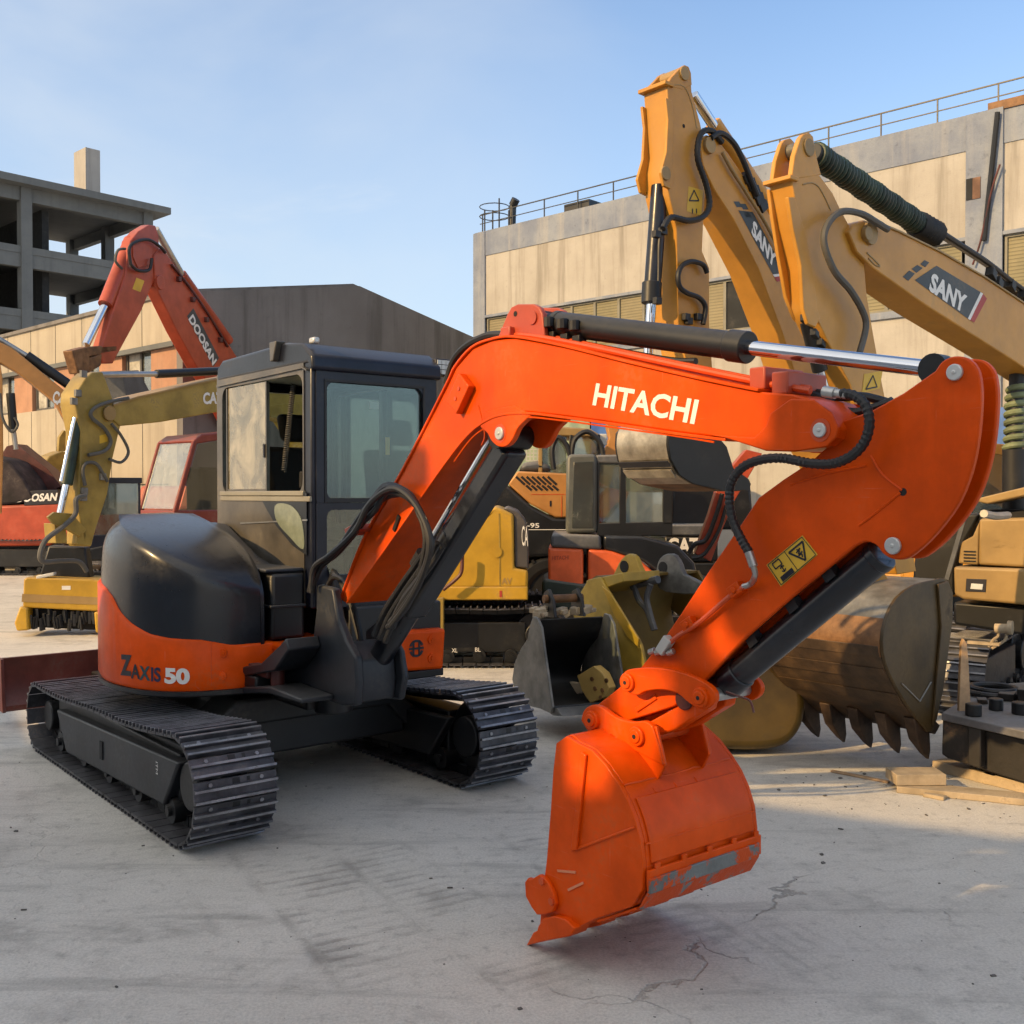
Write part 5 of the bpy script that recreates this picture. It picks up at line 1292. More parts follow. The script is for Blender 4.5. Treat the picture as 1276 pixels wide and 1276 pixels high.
# cab
cb = poly(HY, hy, 'cab', [(672, 540), (676, 534), (690, 531), (735, 534), (747, 541), (747, 545), (680, 543)], yn+.1, yn+1.1, 'tan', y=yn+.1, bevel=.02)
for x0, x1, l0 in ((671, 676, 0), (706, 710, 4), (744, 748, 0)): poly(HY, cb, 'pillar', [(x0+l0, 541), (x1+l0, 541), (x1, 590), (x0, 590)], yn+.1, yn+.18, 'tan' if x0 == 671 else 'blackmetal', y=yn+.1)
for x0, x1 in ((676, 706), (712, 744)): poly(HY, cb, 'side_window', [(x0, 542), (x1, 542), (x1, 590), (x0, 590)], yn+.14, yn+.145, 'bgglass', y=yn+.14, bevel=0)
poly(HY, cb, 'far_pillar', [(690, 541), (696, 541), (696, 590), (690, 590)], yn+1.0, yn+1.08, 'blackmetal', y=yn+1.0)
m = MB()
for i in range(7): m.bar(HY.S3(656+i*4.5, 560, yn+.3), HY.S3(656+i*4.5, 574, yn+.3), .012, .012)
for j in range(4): m.bar(HY.S3(655, 560+j*4.6, yn+.3), HY.S3(684, 560+j*4.6, yn+.3), .012, .012)
m.build('mesh_basket', M['whitelid'], hy)
def wheel(parent, cx, cz, y0, y1, r_, name='wheel'):
    m = MB(); rg = []; n = 30
    prof = [(y0+.04, .62), (y0, .72), (y0, .92), (y0+.05, 1.0), (y1-.05, 1.0), (y1, .92), (y1, .72), (y1-.04, .62)]
    rg = [[(cx+r_*s_*math.cos(2*math.pi*i/n), y, cz+r_*s_*math.sin(2*math.pi*i/n)) for i in range(n)] for y, s_ in prof]
    m.loft(rg)
    for i in range(24):
        a = 2*math.pi*i/24
        m.obox((cx+r_*1.0*math.cos(a), (y0+y1)/2+(.05 if i % 2 else -.05), cz+r_*1.0*math.sin(a)), (-.018*math.sin(a), 0, .018*math.cos(a)), (0, (y1-y0)*.34, 0), (.022*math.cos(a), 0, .022*math.sin(a)))
    o = m.build(name, M['rubber'], parent)
    m = MB(); m.cyl((cx, y0+.05, cz), (cx, y1-.05, cz), r_*.63, 24); m.cyl((cx, y0+.01, cz), (cx, y1, cz), r_*.25, 16); m.build('rim', M['hyu'], o, .01)
a = HY.S(688, 727, yn)
wheel(hy, a[0], .45, yn, yn+.32, .45); wheel(hy, a[0]-2.0, .45, yn, yn+.32, .45); wheel(hy, a[0], .45, 1.0, 1.32, .45); wheel(hy, a[0]-2.0, .45, 1.0, 1.32, .45)
m = MB(); m.box(a[0]-2.4, a[0]+.6, -.6, .6, .4, .9); m.box(a[0]-.06, a[0]+.06, -.9, 1.1, .38, .5); m.box(a[0]-2.06, a[0]-1.94, -.9, 1.1, .38, .5); m.build('chassis', M['blackmetal'], hy, .02)
poly(HY, hy, 'boom', [(745, 640), (752, 560), (790, 440), (800, 470), (772, 560), (765, 650)][0:0] or [(742, 600), (760, 545), (756, 528), (770, 530), (774, 550), (760, 605)], -.15, .15, 'hyu', y=-.15)
m = MB(); p = HY.S3(751, 548, yn+.2); m.obox(p, (.05, 0, .0), (0, .03, 0), (0, 0, .07)); m.build('mirror', M['whitelid'], cb, .01)
for pts in ([(690, 585), (688, 560), (695, 545), (706, 555), (712, 575)], [(712, 570), (716, 548), (732, 538), (748, 552), (752, 572)]): hose(HY, hy, pts, yn-.02, .03)

CR = Fr(-.2, 10.6, -1, 0); yn = .75
cr_ = thing('mini_excavator', 'deep yellow excavator with grey counterweight, half hidden behind the black lift cylinder', 'excavator', CR)
for y0 in (.42, -.85): crawler(cr_, -.45, 1.25, y0, y0+.36, .30, .13, detail=False)
hs_ = poly(CR, cr_, 'house', [(500, 745), (540, 705), (596, 642), (606, 636), (618, 631), (626, 634), (640, 641), (641, 708), (658, 711), (658, 733), (540, 733), (500, 733)], yn-1.4, yn, 'yellow', bevel=.03, seg=3)
poly(CR, hs_, 'skirt', [(500, 731), (658, 731), (658, 748), (500, 748)], yn-1.42, yn+.012, 'yellow', bevel=.015)
cwm = paint('grey brown counterweight', (.075, .068, .066), .45, damt=.4, dustz=.3)
poly(CR, cr_, 'counterweight', [(627, 634), (633, 632), (646, 637), (655, 648), (659, 662), (659, 709), (641, 707), (640, 642)], yn-1.3, yn-.03, cwm, bevel=.04, seg=3)
letters(CR, cr_, 'CA', (650, 680), (658, 681), (650, 655), yn-.024, 'white', .01)
m = MB(); m.bar(CR.S3(622, 640, yn+.002), CR.S3(623, 730, yn+.002), .004, .012, side=(0, 1, 0)); m.build('panel_seam', M['catyel'], hs_)
m = MB(); p = CR.S3(619, 688, yn); m.cyl(p, p+Vector((0, .012, 0)), .05, 18); m.build('fuel_flap', M['yellow'], hs_)
m = MB(); p = CR.S3(624, 740, yn+.012); m.obox(p, (.012, 0, 0), (0, .004, 0), (0, 0, .03)); m.build('reflector', M['decalred'], hs_)
letters(CR, hs_, 'AV', (625, 728), (638, 728), (625, 720), yn+.004, 'tan', .01, 'small_lettering')
poly(CR, cr_, 'step_box', [(505, 749), (553, 745), (553, 786), (505, 786)], yn+.02, yn+.12, 'catyel', y=yn+.1)
m = MB(); m.bar(CR.S3(528, 764, yn+.125), CR.S3(528, 780, yn+.125), .006, .014, side=(0, 1, 0)); m.build('slot', M['ink'], cr_)
m = MB(); m.box(-.3, 1.0, -.5, .42, .3, .62); m.build('undercarriage_frame', M['blackmetal'], cr_, .01)
hose(CR, cr_, [(552, 735), (568, 722), (575, 712), (576, 690)], yn+.1, .018, 'darkred', name='grab_rail')
letters(CR, cr_, 'XL', (563, 813), (570, 813), (563, 808), .795, 'white', 0, 'small_lettering')
letters(CR, cr_, 'BL', (592, 812), (599, 812), (592, 807), .795, 'white', 0, 'small_lettering')

# dark machine behind the red boom with big white letters
DK = Fr(2.0, 13.0, -1, 0)
dk = thing('excavator', 'dark grey machine rear with white letters, mostly hidden behind the thin red boom', 'excavator', DK)
poly(DK, dk, 'house', [(838, 596), (935, 596), (940, 660), (834, 660)], -1.3, -.3, 'blackmetal', y=-.3, bevel=.04)
poly(DK, dk, 'counterweight', [(828, 668), (895, 668), (895, 700), (828, 700)], -1.0, .3, 'blackmetal', bevel=.03)
poly(DK, dk, 'ledge', [(828, 654), (895, 654), (895, 668), (828, 667)], -1.0, .32, 'greyplastic', bevel=.02)
letters(DK, dk, 'CAT', (832, 690), (872, 690), (832, 670), .302, 'white', .04)
carrier(dk, DK, -.0, .62, M['blackmetal'], -.4, 1, cab=False, top=1.3)

# ================================================================== machines on the left
MC = Fr(-4.95, 12.3, -.45, -.89); ya = .13
mc = thing('excavator', 'faded mustard excavator on the left with its arm hanging straight down', 'excavator', MC)
arm_o = poly(MC, mc, 'arm', [(108, 470), (115, 464), (128, 463), (132, 473), (140, 495), (151, 528), (141, 570), (134, 616), (120, 658), (114, 681), (105, 681), (97, 626), (100, 575), (101, 538), (94, 503), (95, 490)], -ya, ya, 'catyel', bevel=.015)
bm_ = poly(MC, mc, 'boom', [(130, 514), (140, 505), (170, 495), (268, 473), (330, 462), (400, 480), (432, 560), (402, 592), (360, 525), (300, 510), (268, 514), (200, 526), (150, 531)], -ya-.02, ya+.02, 'catyel', bevel=.015)
m = MB(); m.sheet(MC.Sp([(140, 504), (170, 494), (268, 472), (330, 461)], ya+.02), -ya-.04, ya+.04, .02); m.build('flange_plate', M['tan'], bm_)
p = MC.S3(136, 515, ya+.02); m = MB(); m.cyl((p.x, p.y-.01, p.z), (p.x, p.y+.02, p.z), .09, 22); m.build('pivot_boss', M['tan'], bm_, .006)
acy = rod(MC, mc, 'arm_cylinder', (195, 466), (300, 461), 0, .055, 'blackmetal'); rod(MC, acy, 'rod', (124, 467), (196, 466), 0, .035, 'steel')
letters(MC, bm_, 'CAT', (253, 504), (277, 503), (253, 489), ya+.026, 'white', .04)
bcy = rod(MC, mc, 'bucket_cylinder', (99, 508), (83, 604), .05, .065, 'green'); rod(MC, bcy, 'rod', (83, 602), (75, 640), .05, .04, 'chrome')
rod(MC, bcy, 'side_pipe', (93, 520), (76, 600), .1, .02, 'chrome')
poly(MC, mc, 'linkage_plate', [(60, 644), (68, 638), (90, 640), (108, 660), (100, 669), (84, 660), (66, 652)], ya, ya+.04, 'catyel')
for pts in ([(68, 652), (82, 654), (84, 677), (70, 677)], [(97, 660), (108, 664), (106, 680), (96, 678)]): poly(MC, mc, 'hanger_leg', pts, -.05, ya, 'catyel')
m = MB(); m.add(MC.St([(124, 553), (134, 550), (134, 540), (124, 543)], ya+.002), [[0, 1, 2, 3]]); m.build('warning_sticker', M['sticker'], arm_o)
hose(MC, mc, [(160, 496), (132, 502), (116, 510), (114, 520), (130, 534), (138, 550), (130, 562), (110, 567)], ya+.04, .022, 'hosegrey')
hose(MC, mc, [(106, 605), (103, 586), (108, 577), (120, 578), (128, 590), (134, 600)], ya+.04, .02, 'hosegrey')
hose(MC, mc, [(139, 528), (151, 543), (160, 563), (151, 576), (136, 572)], ya+.04, .018, 'hosegrey')
hose(MC, mc, [(106, 618), (95, 622), (94, 640), (80, 655), (58, 672), (50, 690), (54, 700), (75, 699), (98, 700), (108, 712)], ya+.1, .028, 'hosegrey')
m = MB()
for (px, py) in ((105, 612), (104, 620), (92, 500), (97, 490), (104, 466), (128, 594)):
    m = MB(); p = MC.S3(px, py, ya+.02); m.obox(p, (.04, 0, .0), (0, .02, 0), (0, 0, .04)); m.build('pipe_clamp', M['scuffed'], mc, .005)
carrier(mc, MC, -5.2, .95, M['catyel'], 0, 1)
MH = Fr(-5.35, 12.0, .1, -1)
mh = thing('mulcher_head', 'yellow flail mulcher head with pale stripe resting on the ground under the mustard arm', 'mulcher', MH)
ubox(MH, mh, 'housing', [(29, 722), (33, 719), (112, 722), (160, 726), (160, 764), (28, 757)], -.55, .0, 'yellow', x=0, bevel=.02)
ubox(MH, mh, 'pale_stripe', [(28, 740), (160, 746), (160, 755), (27, 750)], .001, .006, 'tan', x=0, bevel=0)
for pts in ([(26, 755), (36, 757), (37, 785), (22, 786), (19, 776)], [(118, 762), (160, 764), (160, 790), (120, 788)]): ubox(MH, mh, 'side_skid', pts, -.5, .04, 'yellow', x=0)
ubox(MH, mh, 'opening', [(36, 758), (120, 761), (120, 787), (37, 783)], -.2, -.12, 'dark', x=0, bevel=0)
m = MB(); random.seed(5)
for i in range(26):
    p = MH.U3(38+i*3.2, 770+random.uniform(-5, 9), -.06); m.bar(p+Vector((0, 0, -.07)), p+Vector((.02, random.uniform(-.02, .02), .07)), .03, .04)
m.build('flail_rotor', M['greycast'], mh)
m = MB(); p0 = MH.U3(50, 716, -.3); 
q = MH.Up([(60, 680), (106, 682), (112, 722), (48, 722)], -.25); m.prismU(q, -.45, -.25); m.build('hitch_frame', M['blackmetal'], mh, .02)
m = MB(); m.add([MH.U3(a, b_, .003) for a, b_ in ((77, 735), (88, 735), (88, 730), (77, 730))], [[0, 1, 2, 3]]); m.build('maker_plate', M['white'], mh)
m = MB(); p = MH.U3(58, 717, -.05); m.obox(p, (.05, 0, 0), (0, .10, .02), (0, 0, .02)); m.build('hose_coupling', M['whitelid'], mh, .01)

D = Fr(-7.05, 20, -.25, -.97); ya = .10
dd = thing('excavator', 'red-orange excavator with its arm folded into a tall inverted V on the left', 'excavator', D)
arm_o = poly(D, dd, 'arm', [(163, 300), (173, 288), (186, 280), (194, 281), (198, 294), (199, 320), (196, 340), (176, 388), (146, 443), (141, 453), (128, 453), (125, 438), (156, 343)], -ya, ya, 'red', bevel=.02)
bm_ = poly(D, dd, 'boom', [(192, 318), (200, 309), (208, 316), (241, 366), (288, 433), (300, 452), (330, 505), (330, 560), (300, 560), (262, 480), (246, 458), (221, 413), (194, 357)], -ya-.03, ya+.03, 'red', bevel=.02)
poly(D, arm_o, 'arm_cheek', [(166, 306), (178, 302), (190, 306), (188, 330), (172, 334), (166, 320)], ya, ya+.02, 'red')
p = D.S3(199, 352, ya+.03); m = MB(); m.cyl((p.x, p.y-.01, p.z), (p.x, p.y+.03, p.z), .14, 22); m.build('pivot_boss', M['red'], bm_, .01)
acy = rod(D, dd, 'arm_cylinder', (194, 285), (228, 345), 0, .07, 'steel'); rod(D, acy, 'barrel', (226, 342), (285, 425), 0, .11, 'red')
bcy = rod(D, dd, 'bucket_cylinder', (163, 300), (131, 380), -.05, .13, 'red'); rod(D, bcy, 'rod', (132, 378), (107, 430), -.05, .07, 'chrome')
m = MB(); m.prism(D.Sp([(90, 437), (110, 432), (146, 430), (146, 438), (112, 444), (112, 466), (98, 466)], ya), -.1, .1); m.prism(D.Sp([(112, 446), (128, 440), (126, 456), (112, 464)], ya), -.1, .1); m.build('bucket_linkage', M['rust'], dd, .02)
poly(D, dd, 'bucket', [(130, 463), (152, 462), (168, 492), (160, 505), (138, 500)], -.5, .45, 'greyplastic', y=ya)
m = MB(); m.add(D.St([(233, 394), (241, 384), (273, 446), (266, 457)], ya+.032), [[0, 1, 2, 3]]); dc = m.build('decal', M['decal'], bm_)
letters(D, dc, 'DOOSAN', (234.5, 398), (265, 456), (240.5, 391), ya+.036, 'white', .04)
m = MB(); m.add(D.St([(165, 360), (175, 364), (180, 350), (170, 346)], ya+.002), [[0, 1, 2, 3]]); m.build('warning_sticker', M['sticker'], arm_o)
hose(D, dd, [(163, 330), (161, 310), (170, 301), (186, 299), (200, 308), (206, 315)], ya+.08, .03)
hose(D, dd, [(163, 330), (172, 337), (186, 336), (189, 322)], ya+.08, .03)
hose(D, dd, [(152, 335), (144, 325), (147, 312), (156, 310)], ya, .025, 'hosegrey')
hose(D, dd, [(214, 330), (232, 352), (260, 392), (284, 432)], ya+.06, .025, 'darkred', name='oil_pipe')
m = MB()
for i in range(0, 8, 2): m = MB(); p = D.S3(223+i*8.6, 348+i*12.6, ya+.06); m.obox(p, (.05, 0, .0), (0, .04, 0), (0, 0, .05)); m.build('pipe_clamp', M['darkred'], dd, .01)
carrier(dd, D, -1.6, 1.05, M['red'], 0, 1, cab=False)
# its red cab, leaning windscreen towards the left
DC = Fr(-6.45, 19.2, -.62, -.78)
dl = D.mi @ DC.m
def incab(o): o.matrix_local = dl; return o
sidep = DC.Sp([(214, 655), (217, 636), (241, 549), (252, 541), (330, 534), (330, 655)], .55)
m = MB()
A = sidep
def sl(t): return (A[1][0]+(A[2][0]-A[1][0])*t, A[1][1]+(A[2][1]-A[1][1])*t)
for y0, y1 in ((-.62, -.55), (.48, .55)):
    m.prism([A[0], A[1], A[2], (A[2][0]-.10, A[2][1]), (A[1][0]-.10, A[1][1]), (A[0][0]-.1, A[0][1])], y0, y1)
    m.prism([(A[4][0], A[4][1]-.1), A[4], (A[4][0]+.1, A[4][1]), (A[4][0]+.1, A[5][1]), A[5]], y0, y1)
m.prism([A[2], A[3], A[4], (A[4][0], A[4][1]-.08), (A[2][0]-.05, A[2][1]-.06)], -.62, .55)
m.prism([A[0], A[1], (A[1][0]-.2, A[1][1]), (A[4][0], A[1][1]), A[5]], -.617, .547)
cb = incab(m.build('cab', paint('dark red cab paint', (.21, .030, .020), .4, damt=.5, dustz=.15), dd, .025))
g0, g1 = sl(.02), sl(.97)
m = MB(); m.add([(g0[0]-.03, -.55, g0[1]), (g0[0]-.03, .48, g0[1]), (g1[0]-.03, .48, g1[1]), (g1[0]-.03, -.55, g1[1])], [[0, 1, 2, 3]]); o = m.build('windscreen', glass('sunlit screen', (.45, .5, .47), .34, (.48, .46, .38), .16), cb)
m = MB(); m.add([(A[1][0]-.13, .52, A[1][1]), (A[4][0]+.1, .52, A[1][1]), (A[4][0]+.1, .52, A[4][1]-.1), (A[2][0]-.12, .52, A[2][1]-.06)], [[0, 1, 2, 3]]); m.build('side_window', glass('dark side glass', (.25, .28, .27), .06, (.2, .2, .18), .04), cb)
xm = (A[1][0]+A[4][0])/2
m = MB(); m.box(xm-.2, xm+.2, -.3, .2, A[1][1]-.1, A[1][1]+.8); m.build('operator_seat', M['dark'], cb, .05)

LL = Fr(-6.2, 16.0, -.9, -.43); ya = .13
l_ = thing('excavator', 'amber excavator at the left edge with its boom sloping down towards the mustard arm', 'excavator', LL)
bm_ = poly(LL, l_, 'boom', [(-30, 412), (0, 426), (15, 433), (55, 466), (93, 497), (112, 540), (120, 580), (96, 585), (84, 532), (68, 501), (20, 463), (0, 452), (-30, 440)], -ya, ya, 'hyu', y=ya, bevel=.015)
letters(LL, bm_, 'CAT', (64, 499), (82, 513), (69, 485), ya+.006, 'white', .04)
acy = rod(LL, l_, 'arm_cylinder', (33, 443), (97, 487), 0, .075, 'rubber'); rod(LL, acy, 'rod', (-30, 405), (34, 444), 0, .04, 'steel')
arm_o = poly(LL, l_, 'arm', [(-30, 400), (-4, 425), (3, 470), (4, 560), (2, 640), (-12, 640), (-25, 520)], -ya, ya, 'hyu', y=ya)
bcy = rod(LL, l_, 'bucket_cylinder', (13, 490), (17, 535), .1, .06, 'blackmetal'); rod(LL, bcy, 'rod', (16, 530), (20, 560), .1, .035, 'steel')
hose(LL, l_, [(0, 490), (3, 520), (14, 538), (22, 530), (18, 520)], ya+.05, .02, 'hosegrey')
carrier(l_, LL, -.3, .72, M['blackmetal'], -.1, 1, cab=True, cabm=M['cabblue'])

D2 = Fr(-10.2, 22, -1, 0); yn = 1.0
d2 = thing('excavator', 'orange excavator body at the far left edge under a dark cover', 'excavator', D2)
hs_ = poly(D2, d2, 'house', [(-60, 632), (90, 626), (96, 640), (94, 662), (60, 680), (-60, 682)], -1.2, yn, 'red', bevel=.06, seg=3)
poly(D2, d2, 'dark_band', [(30, 612), (72, 610), (74, 628), (30, 630)], -1.1, yn+.005, 'ink', y=yn)
letters(D2, hs_, 'DOOSAN', (20, 626), (70, 624), (22, 616), yn+.012, 'white', .04)
poly(D2, d2, 'boom', [(2, 566), (8, 556), (20, 553), (60, 585), (76, 606), (66, 612), (40, 608), (8, 582)], -.3, .2, 'darkred', y=.2)
m = MB(); q = D2.Sp([(-60, 560), (0, 570), (12, 575), (30, 596), (44, 622), (20, 628), (-60, 632)], yn); m.prism(q, -.9, yn+.02); m.build('dark_cover', paint('dark cloth', (.03, .022, .025), .85, damt=.4, var=.4, bump=.4), d2, .05)
carrier(d2, D2, .2, .98, M['red'], -.1, 1, cab=False, top=1.0)
YD = Fr(-10.6, 24.6, -.6, -.8)
yd = thing('excavator_knuckle', 'pale yellow rounded arm end with a pierced ear, behind the mustard arm on the left', 'machine part', YD)
poly(YD, yd, 'arm_end', [(48, 604), (52, 582), (62, 568), (78, 562), (92, 566), (98, 620), (96, 685), (56, 685), (54, 620)], -.25, .25, 'catyel', y=.25, bevel=.03)
poly(YD, yd, 'pierced_ear', [(73, 562), (74, 545), (80, 536), (86, 540), (86, 562)], .05, .15, 'catyel', y=.15)
# ------------------------------------------------------------------ buildings
def stucco(name, a, b, streak=.5, scale=.5, rough=.85, grime=(.16, .14, .12), speck=.5):
    s = N(name); v = s.coord()
    n1 = s.noise(v, scale, 8, .65); st = s.noise(s.mapping(v, (2.2, 2.2, .12)), 1.2, 6, .65); n3 = s.noise(v, 6, 8, .7); n4 = s.noise(v, 40, 4, .6)
    c = s.mix(s.ramp(n1, .3, .7), a, b)
    c = s.mix(s.math('MULTIPLY', s.ramp(st, .46, .70), streak), c, grime)
    c = s.mix(s.math('MULTIPLY', s.ramp(n3, .56, .70), speck*.5), c, tuple(x*.55 for x in a))
    c = s.mix(s.math('MULTIPLY', s.ramp(n4, .3, .7), .16), c, tuple(x*.6 for x in a))
    return s.pbr(c, rough, 0, s.bump(s.math('ADD', n3, n4), .25, .02), 0, .2)
W_beige = stucco('stained beige render', (.47, .445, .405), (.36, .335, .30), .75, .5, grime=(.19, .17, .145), speck=.9)
W_grey = stucco('stained grey parapet', (.17, .20, .275), (.29, .32, .37), .6, .8, grime=(.40, .39, .37), speck=.9)
W_gable = stucco('dark weathered gable', (.165, .155, .15), (.215, .205, .20), .5, .4, grime=(.06, .055, .05))
W_panel = stucco('cast concrete panel', (.45, .40, .325), (.38, .335, .265), .35, .7)
W_brick = stucco('salmon brick pier', (.45, .25, .16), (.36, .20, .13), .3, 2)
W_conc = stucco('raw concrete', (.13, .14, .145), (.17, .18, .18), .4, .3, grime=(.10, .11, .11))
W_dark = paint('unlit interior', (.022, .024, .026), .9, damt=.2)
W_blind = None
def blind(name, a, b, pitch):
    s = N(name); v = s.coord(); sp = s.n('ShaderNodeSeparateXYZ'); s.l(v, sp.inputs[0])
    w_ = s.math('FRACT', s.math('MULTIPLY', sp.outputs[2], 1/pitch)); n1 = s.noise(v, 1.5, 5, .6)
    c = s.mix(s.ramp(n1, .3, .7), a, b); c = s.mix(s.math('MULTIPLY', s.ramp(w_, .5, .95), .6), c, tuple(x*.35 for x in a))
    return s.pbr(c, .6, 0, s.bump(w_, .6, .02))
W_blind = blind('slatted blind', (.22, .20, .12), (.30, .26, .15), .07)
W_blind2 = blind('slatted pale blind', (.30, .26, .16), (.24, .21, .13), .07)
RB = Fr(-1.04, 29.5, .732, -.681)
rb = thing('factory_building', 'long stained beige factory with window band and roof railing on the right', 'building', RB)
LX, HR = 24.0, None
zr = RB.S(592, 291, 0)[1]; zg = RB.S(604, 319, 0)[1]; zw1 = RB.S(604, 396.5, 0)[1]; zw0 = RB.S(941, 409, 0)[1]
tp0 = RB.S(1204, 300, 0)[0]; tp1 = RB.S(1250, 300, 0)[0]
m = MB(); m.box(0, LX, .0, 14, 0, zw0); m.build('lower_wall', W_beige, rb)
m = MB(); m.box(0, .32, 0, 14, zw0, zg+.001); m.box(.32, LX, .0, .35, zw1, zg); m.box(.32, LX, 13.6, 14, zw0, zg); m.box(LX-.3, LX, .35, 13.6, zw0, zg); m.build('upper_wall', W_beige, rb)
m = MB(); m.box(0, LX, -.02, 14, zg, zr); m.build('parapet', W_grey, rb)
m = MB(); m.box(-.03, .42, -.045, .0, 0, zr-.02); m.build('corner_pilaster', W_grey, rb)
m = MB(); m.box(tp0, tp1, -.06, .0, 0, zr-.01); pil = m.build('wall_pilaster', W_grey, rb)
# small square opening on the pilaster
a = RB.S(1204, 250, -.06); b_ = RB.S(1222, 220, -.06)
m = MB(); m.box(a[0], b_[0], -.075, -.055, a[1], b_[1]); o = m.build('blocked_opening', paint('boarded opening', (.22, .12, .08), .8, damt=.5, var=.3), pil)
m = MB(); m.box(a[0]+.0, a[0]+.12, -.077, -.074, a[1], b_[1]); m.build('opening_reveal', W_dark, o)
m = MB(); m.box(.42, tp0, -.06, .0, zw0-.14, zw0); m.box(tp1, LX, -.06, .0, zw0-.14, zw0); m.build('window_ledge', W_grey, rb)
m = MB(); m.box(.42, tp0, -.05, -.0, zw1, zw1+.07); m.box(tp1, LX, -.05, -.0, zw1, zw1+.07); m.build('window_lintel', W_grey, rb)
m = MB(); m.box(.4, LX-.4, .6, .7, zw0-.3, zg); m.build('inner_wall', W_dark, rb)
dark_spans = [(905, 948), (1083, 1113), (1010, 1030)]
x = .45; pw = .76; i = 0
while x+pw < LX-.5:
    if x+pw > tp0 and x < tp1: x = tp1+.02; continue
    if not (x+pw > tp0 and x < tp1):
        px = 638+FPX*((RB.m @ Vector((x+pw/2, 0, 0))).x/(RB.m @ Vector((x+pw/2, 0, 0))).y)
        dk_ = any(a_ <= px <= b_ for a_, b_ in dark_spans)
        m = MB(); f_ = .05
        m.box(x, x+f_, .02, .10, zw0, zw1); m.box(x+pw-.001-f_*.4, x+pw-.001, .02, .10, zw0, zw1); m.box(x+f_, x+pw-f_*.4, .02, .10, zw1-.05, zw1-.001); m.box(x+f_, x+pw-f_*.4, .02, .10, zw0+.001, zw0+.05)
        fr_o = m.build('window', paint('window frame', (.20, .19, .15), .6, damt=.4) if i == 0 else bpy.data.materials['window frame'], rb)
        m = MB(); m.box(x+f_, x+pw-f_*.4, .06, .07, zw0+.05, zw1-.05)
        m.build('pane' if dk_ else 'blind', W_dark if dk_ else (W_blind if i % 3 else W_blind2), fr_o)
        i += 1
    x += pw
# roof railing
m = MB(); x = .2
rz = zr
while x < LX:
    m.bar((x, .1, rz), (x, .1, rz+.5), .026, .026); x += 1.15
m.bar((0.1, .1, rz+.5), (LX, .1, rz+.5), .026, .026); m.bar((.1, .1, rz+.26), (LX, .1, rz+.26), .02, .02)
rail = m.build('roof_railing', M['greycast'], rb)
def roofbar(m, a, b_, w_=.03): m.bar(RB.S3(*a, .3), RB.S3(*b_, .3), w_, w_)
m = MB()
for px in (604, 614, 622, 634): roofbar(m, (px, 288), (px, 262 if px != 622 else 247))
for y in (258, 270):
    c = RB.S3(616, y, .5); m.tube([(c.x+.42*math.cos(i*math.pi/8), c.y+.42*math.sin(i*math.pi/8), c.z) for i in range(17)], .014, 6, cap=False)
m.build('ladder_cage', M['greycast'], rb)
m = MB(); p = RB.S3(638, 282, .5); q = RB.S3(639, 256, .5); m.cyl(p-Vector((0, 0, .2)), q, .10, 12); m.cyl(q, q+Vector((.12, 0, .15)), .12, 12); m.build('vent_pipe', M['blackmetal'], rb)
a, b_ = RB.S(706, 262, .3), RB.S(737, 256, .3); m = MB(); m.box(a[0], b_[0], .2, 1.2, a[1]-.4, a[1]+.12); m.build('roof_unit', M['blackmetal'], rb)
m = MB(); m.cyl(RB.S3(1243, 140, -.12), RB.S3(1226, 300, -.12), .05, 8); m.build('downpipe', M['blackmetal'], rb)
hose(RB, rb, [(1246, 205), (1235, 240), (1222, 300), (1212, 330)], -.15, .02, 'darkred', name='loose_cable')
a, b_ = RB.S(1232, 136, 0), RB.S(1276, 112, 0); m = MB(); m.box(a[0], LX, -.05, .3, zr-.05, zr+.12); m.build('roof_flashing', M['rust'], rb)

LB = Fr(-7.25, 22.6, -.732, .681)
lb = thing('workshop_building', 'low warm workshop with a dark gable end and salmon piers behind the left machines', 'building', LB)
zt = LB.S(221, 365, 0)[1]
z1 = LB.S(215, 427, 0)[1]; z2 = zt - (zt-z1)*2.05; 
za = LB.U(440, 358, 0); ze = LB.U(590, 425, 0)
LXB = 22
m = MB(); m.prismU([(0, 0), (ze[0], 0), (ze[0], ze[1]), (za[0], za[1]), (-.001, zt)], -.25, 0); gb_ = m.build('gable_wall', W_gable, lb)
m = MB(); m.prismU([(.06, zt-.02), (.06, zt+.07), (za[0], za[1]+.09), (ze[0]-.1, ze[1]+.09), (ze[0]-.1, ze[1]), (za[0], za[1]), (0, zt-.0)], -.0, LXB); m.build('roof', W_gable, lb)
m = MB(); m.tube([LB.U3(255, 398, .02), LB.U3(400, 412, .02), LB.U3(560, 450, .02)], .012, 6); m.build('wall_cable', M['rubber'], gb_)
m = MB()
for px in (330, 400, 470, 530):
    p = LB.U(px, 400, .012); m.box(.0005, .014, p[0]-.014, p[0]+.014, .2, zt-.3)
m.build('panel_joint', M['dark'], gb_)
m = MB(); m.box(.002, LXB, -.3, 0, z1, zt); m.build('upper_panel', W_panel, lb)
m = MB(); m.box(.002, LXB, -.3, .0, 0, z2); m.build('lower_panel', W_panel, lb)
m = MB()
for i in range(1, 15): m.box(i*1.5, i*1.5+.02, .0005, .004, z1+.02, zt-.02)
for i in range(1, 15): m.box(i*1.5, i*1.5+.02, .0005, .004, .2, z2-.02)
m.box(.4, LXB, .0005, .004, z2*.48, z2*.48+.03)
m.build('panel_joint', W_dark, lb)
m = MB(); m.box(-.02, LXB, 0, .10, z1-.09, z1+.02); m.build('ledge', W_conc, lb)
m = MB(); m.box(.01, LXB, -1.2, -1.1, z2-.2, z1+.2); m.build('inner_wall', W_dark, lb)
m = MB(); x = .0; k = 0
curt = paint('pale curtain', (.40, .38, .33), .8, damt=.4, var=.3)
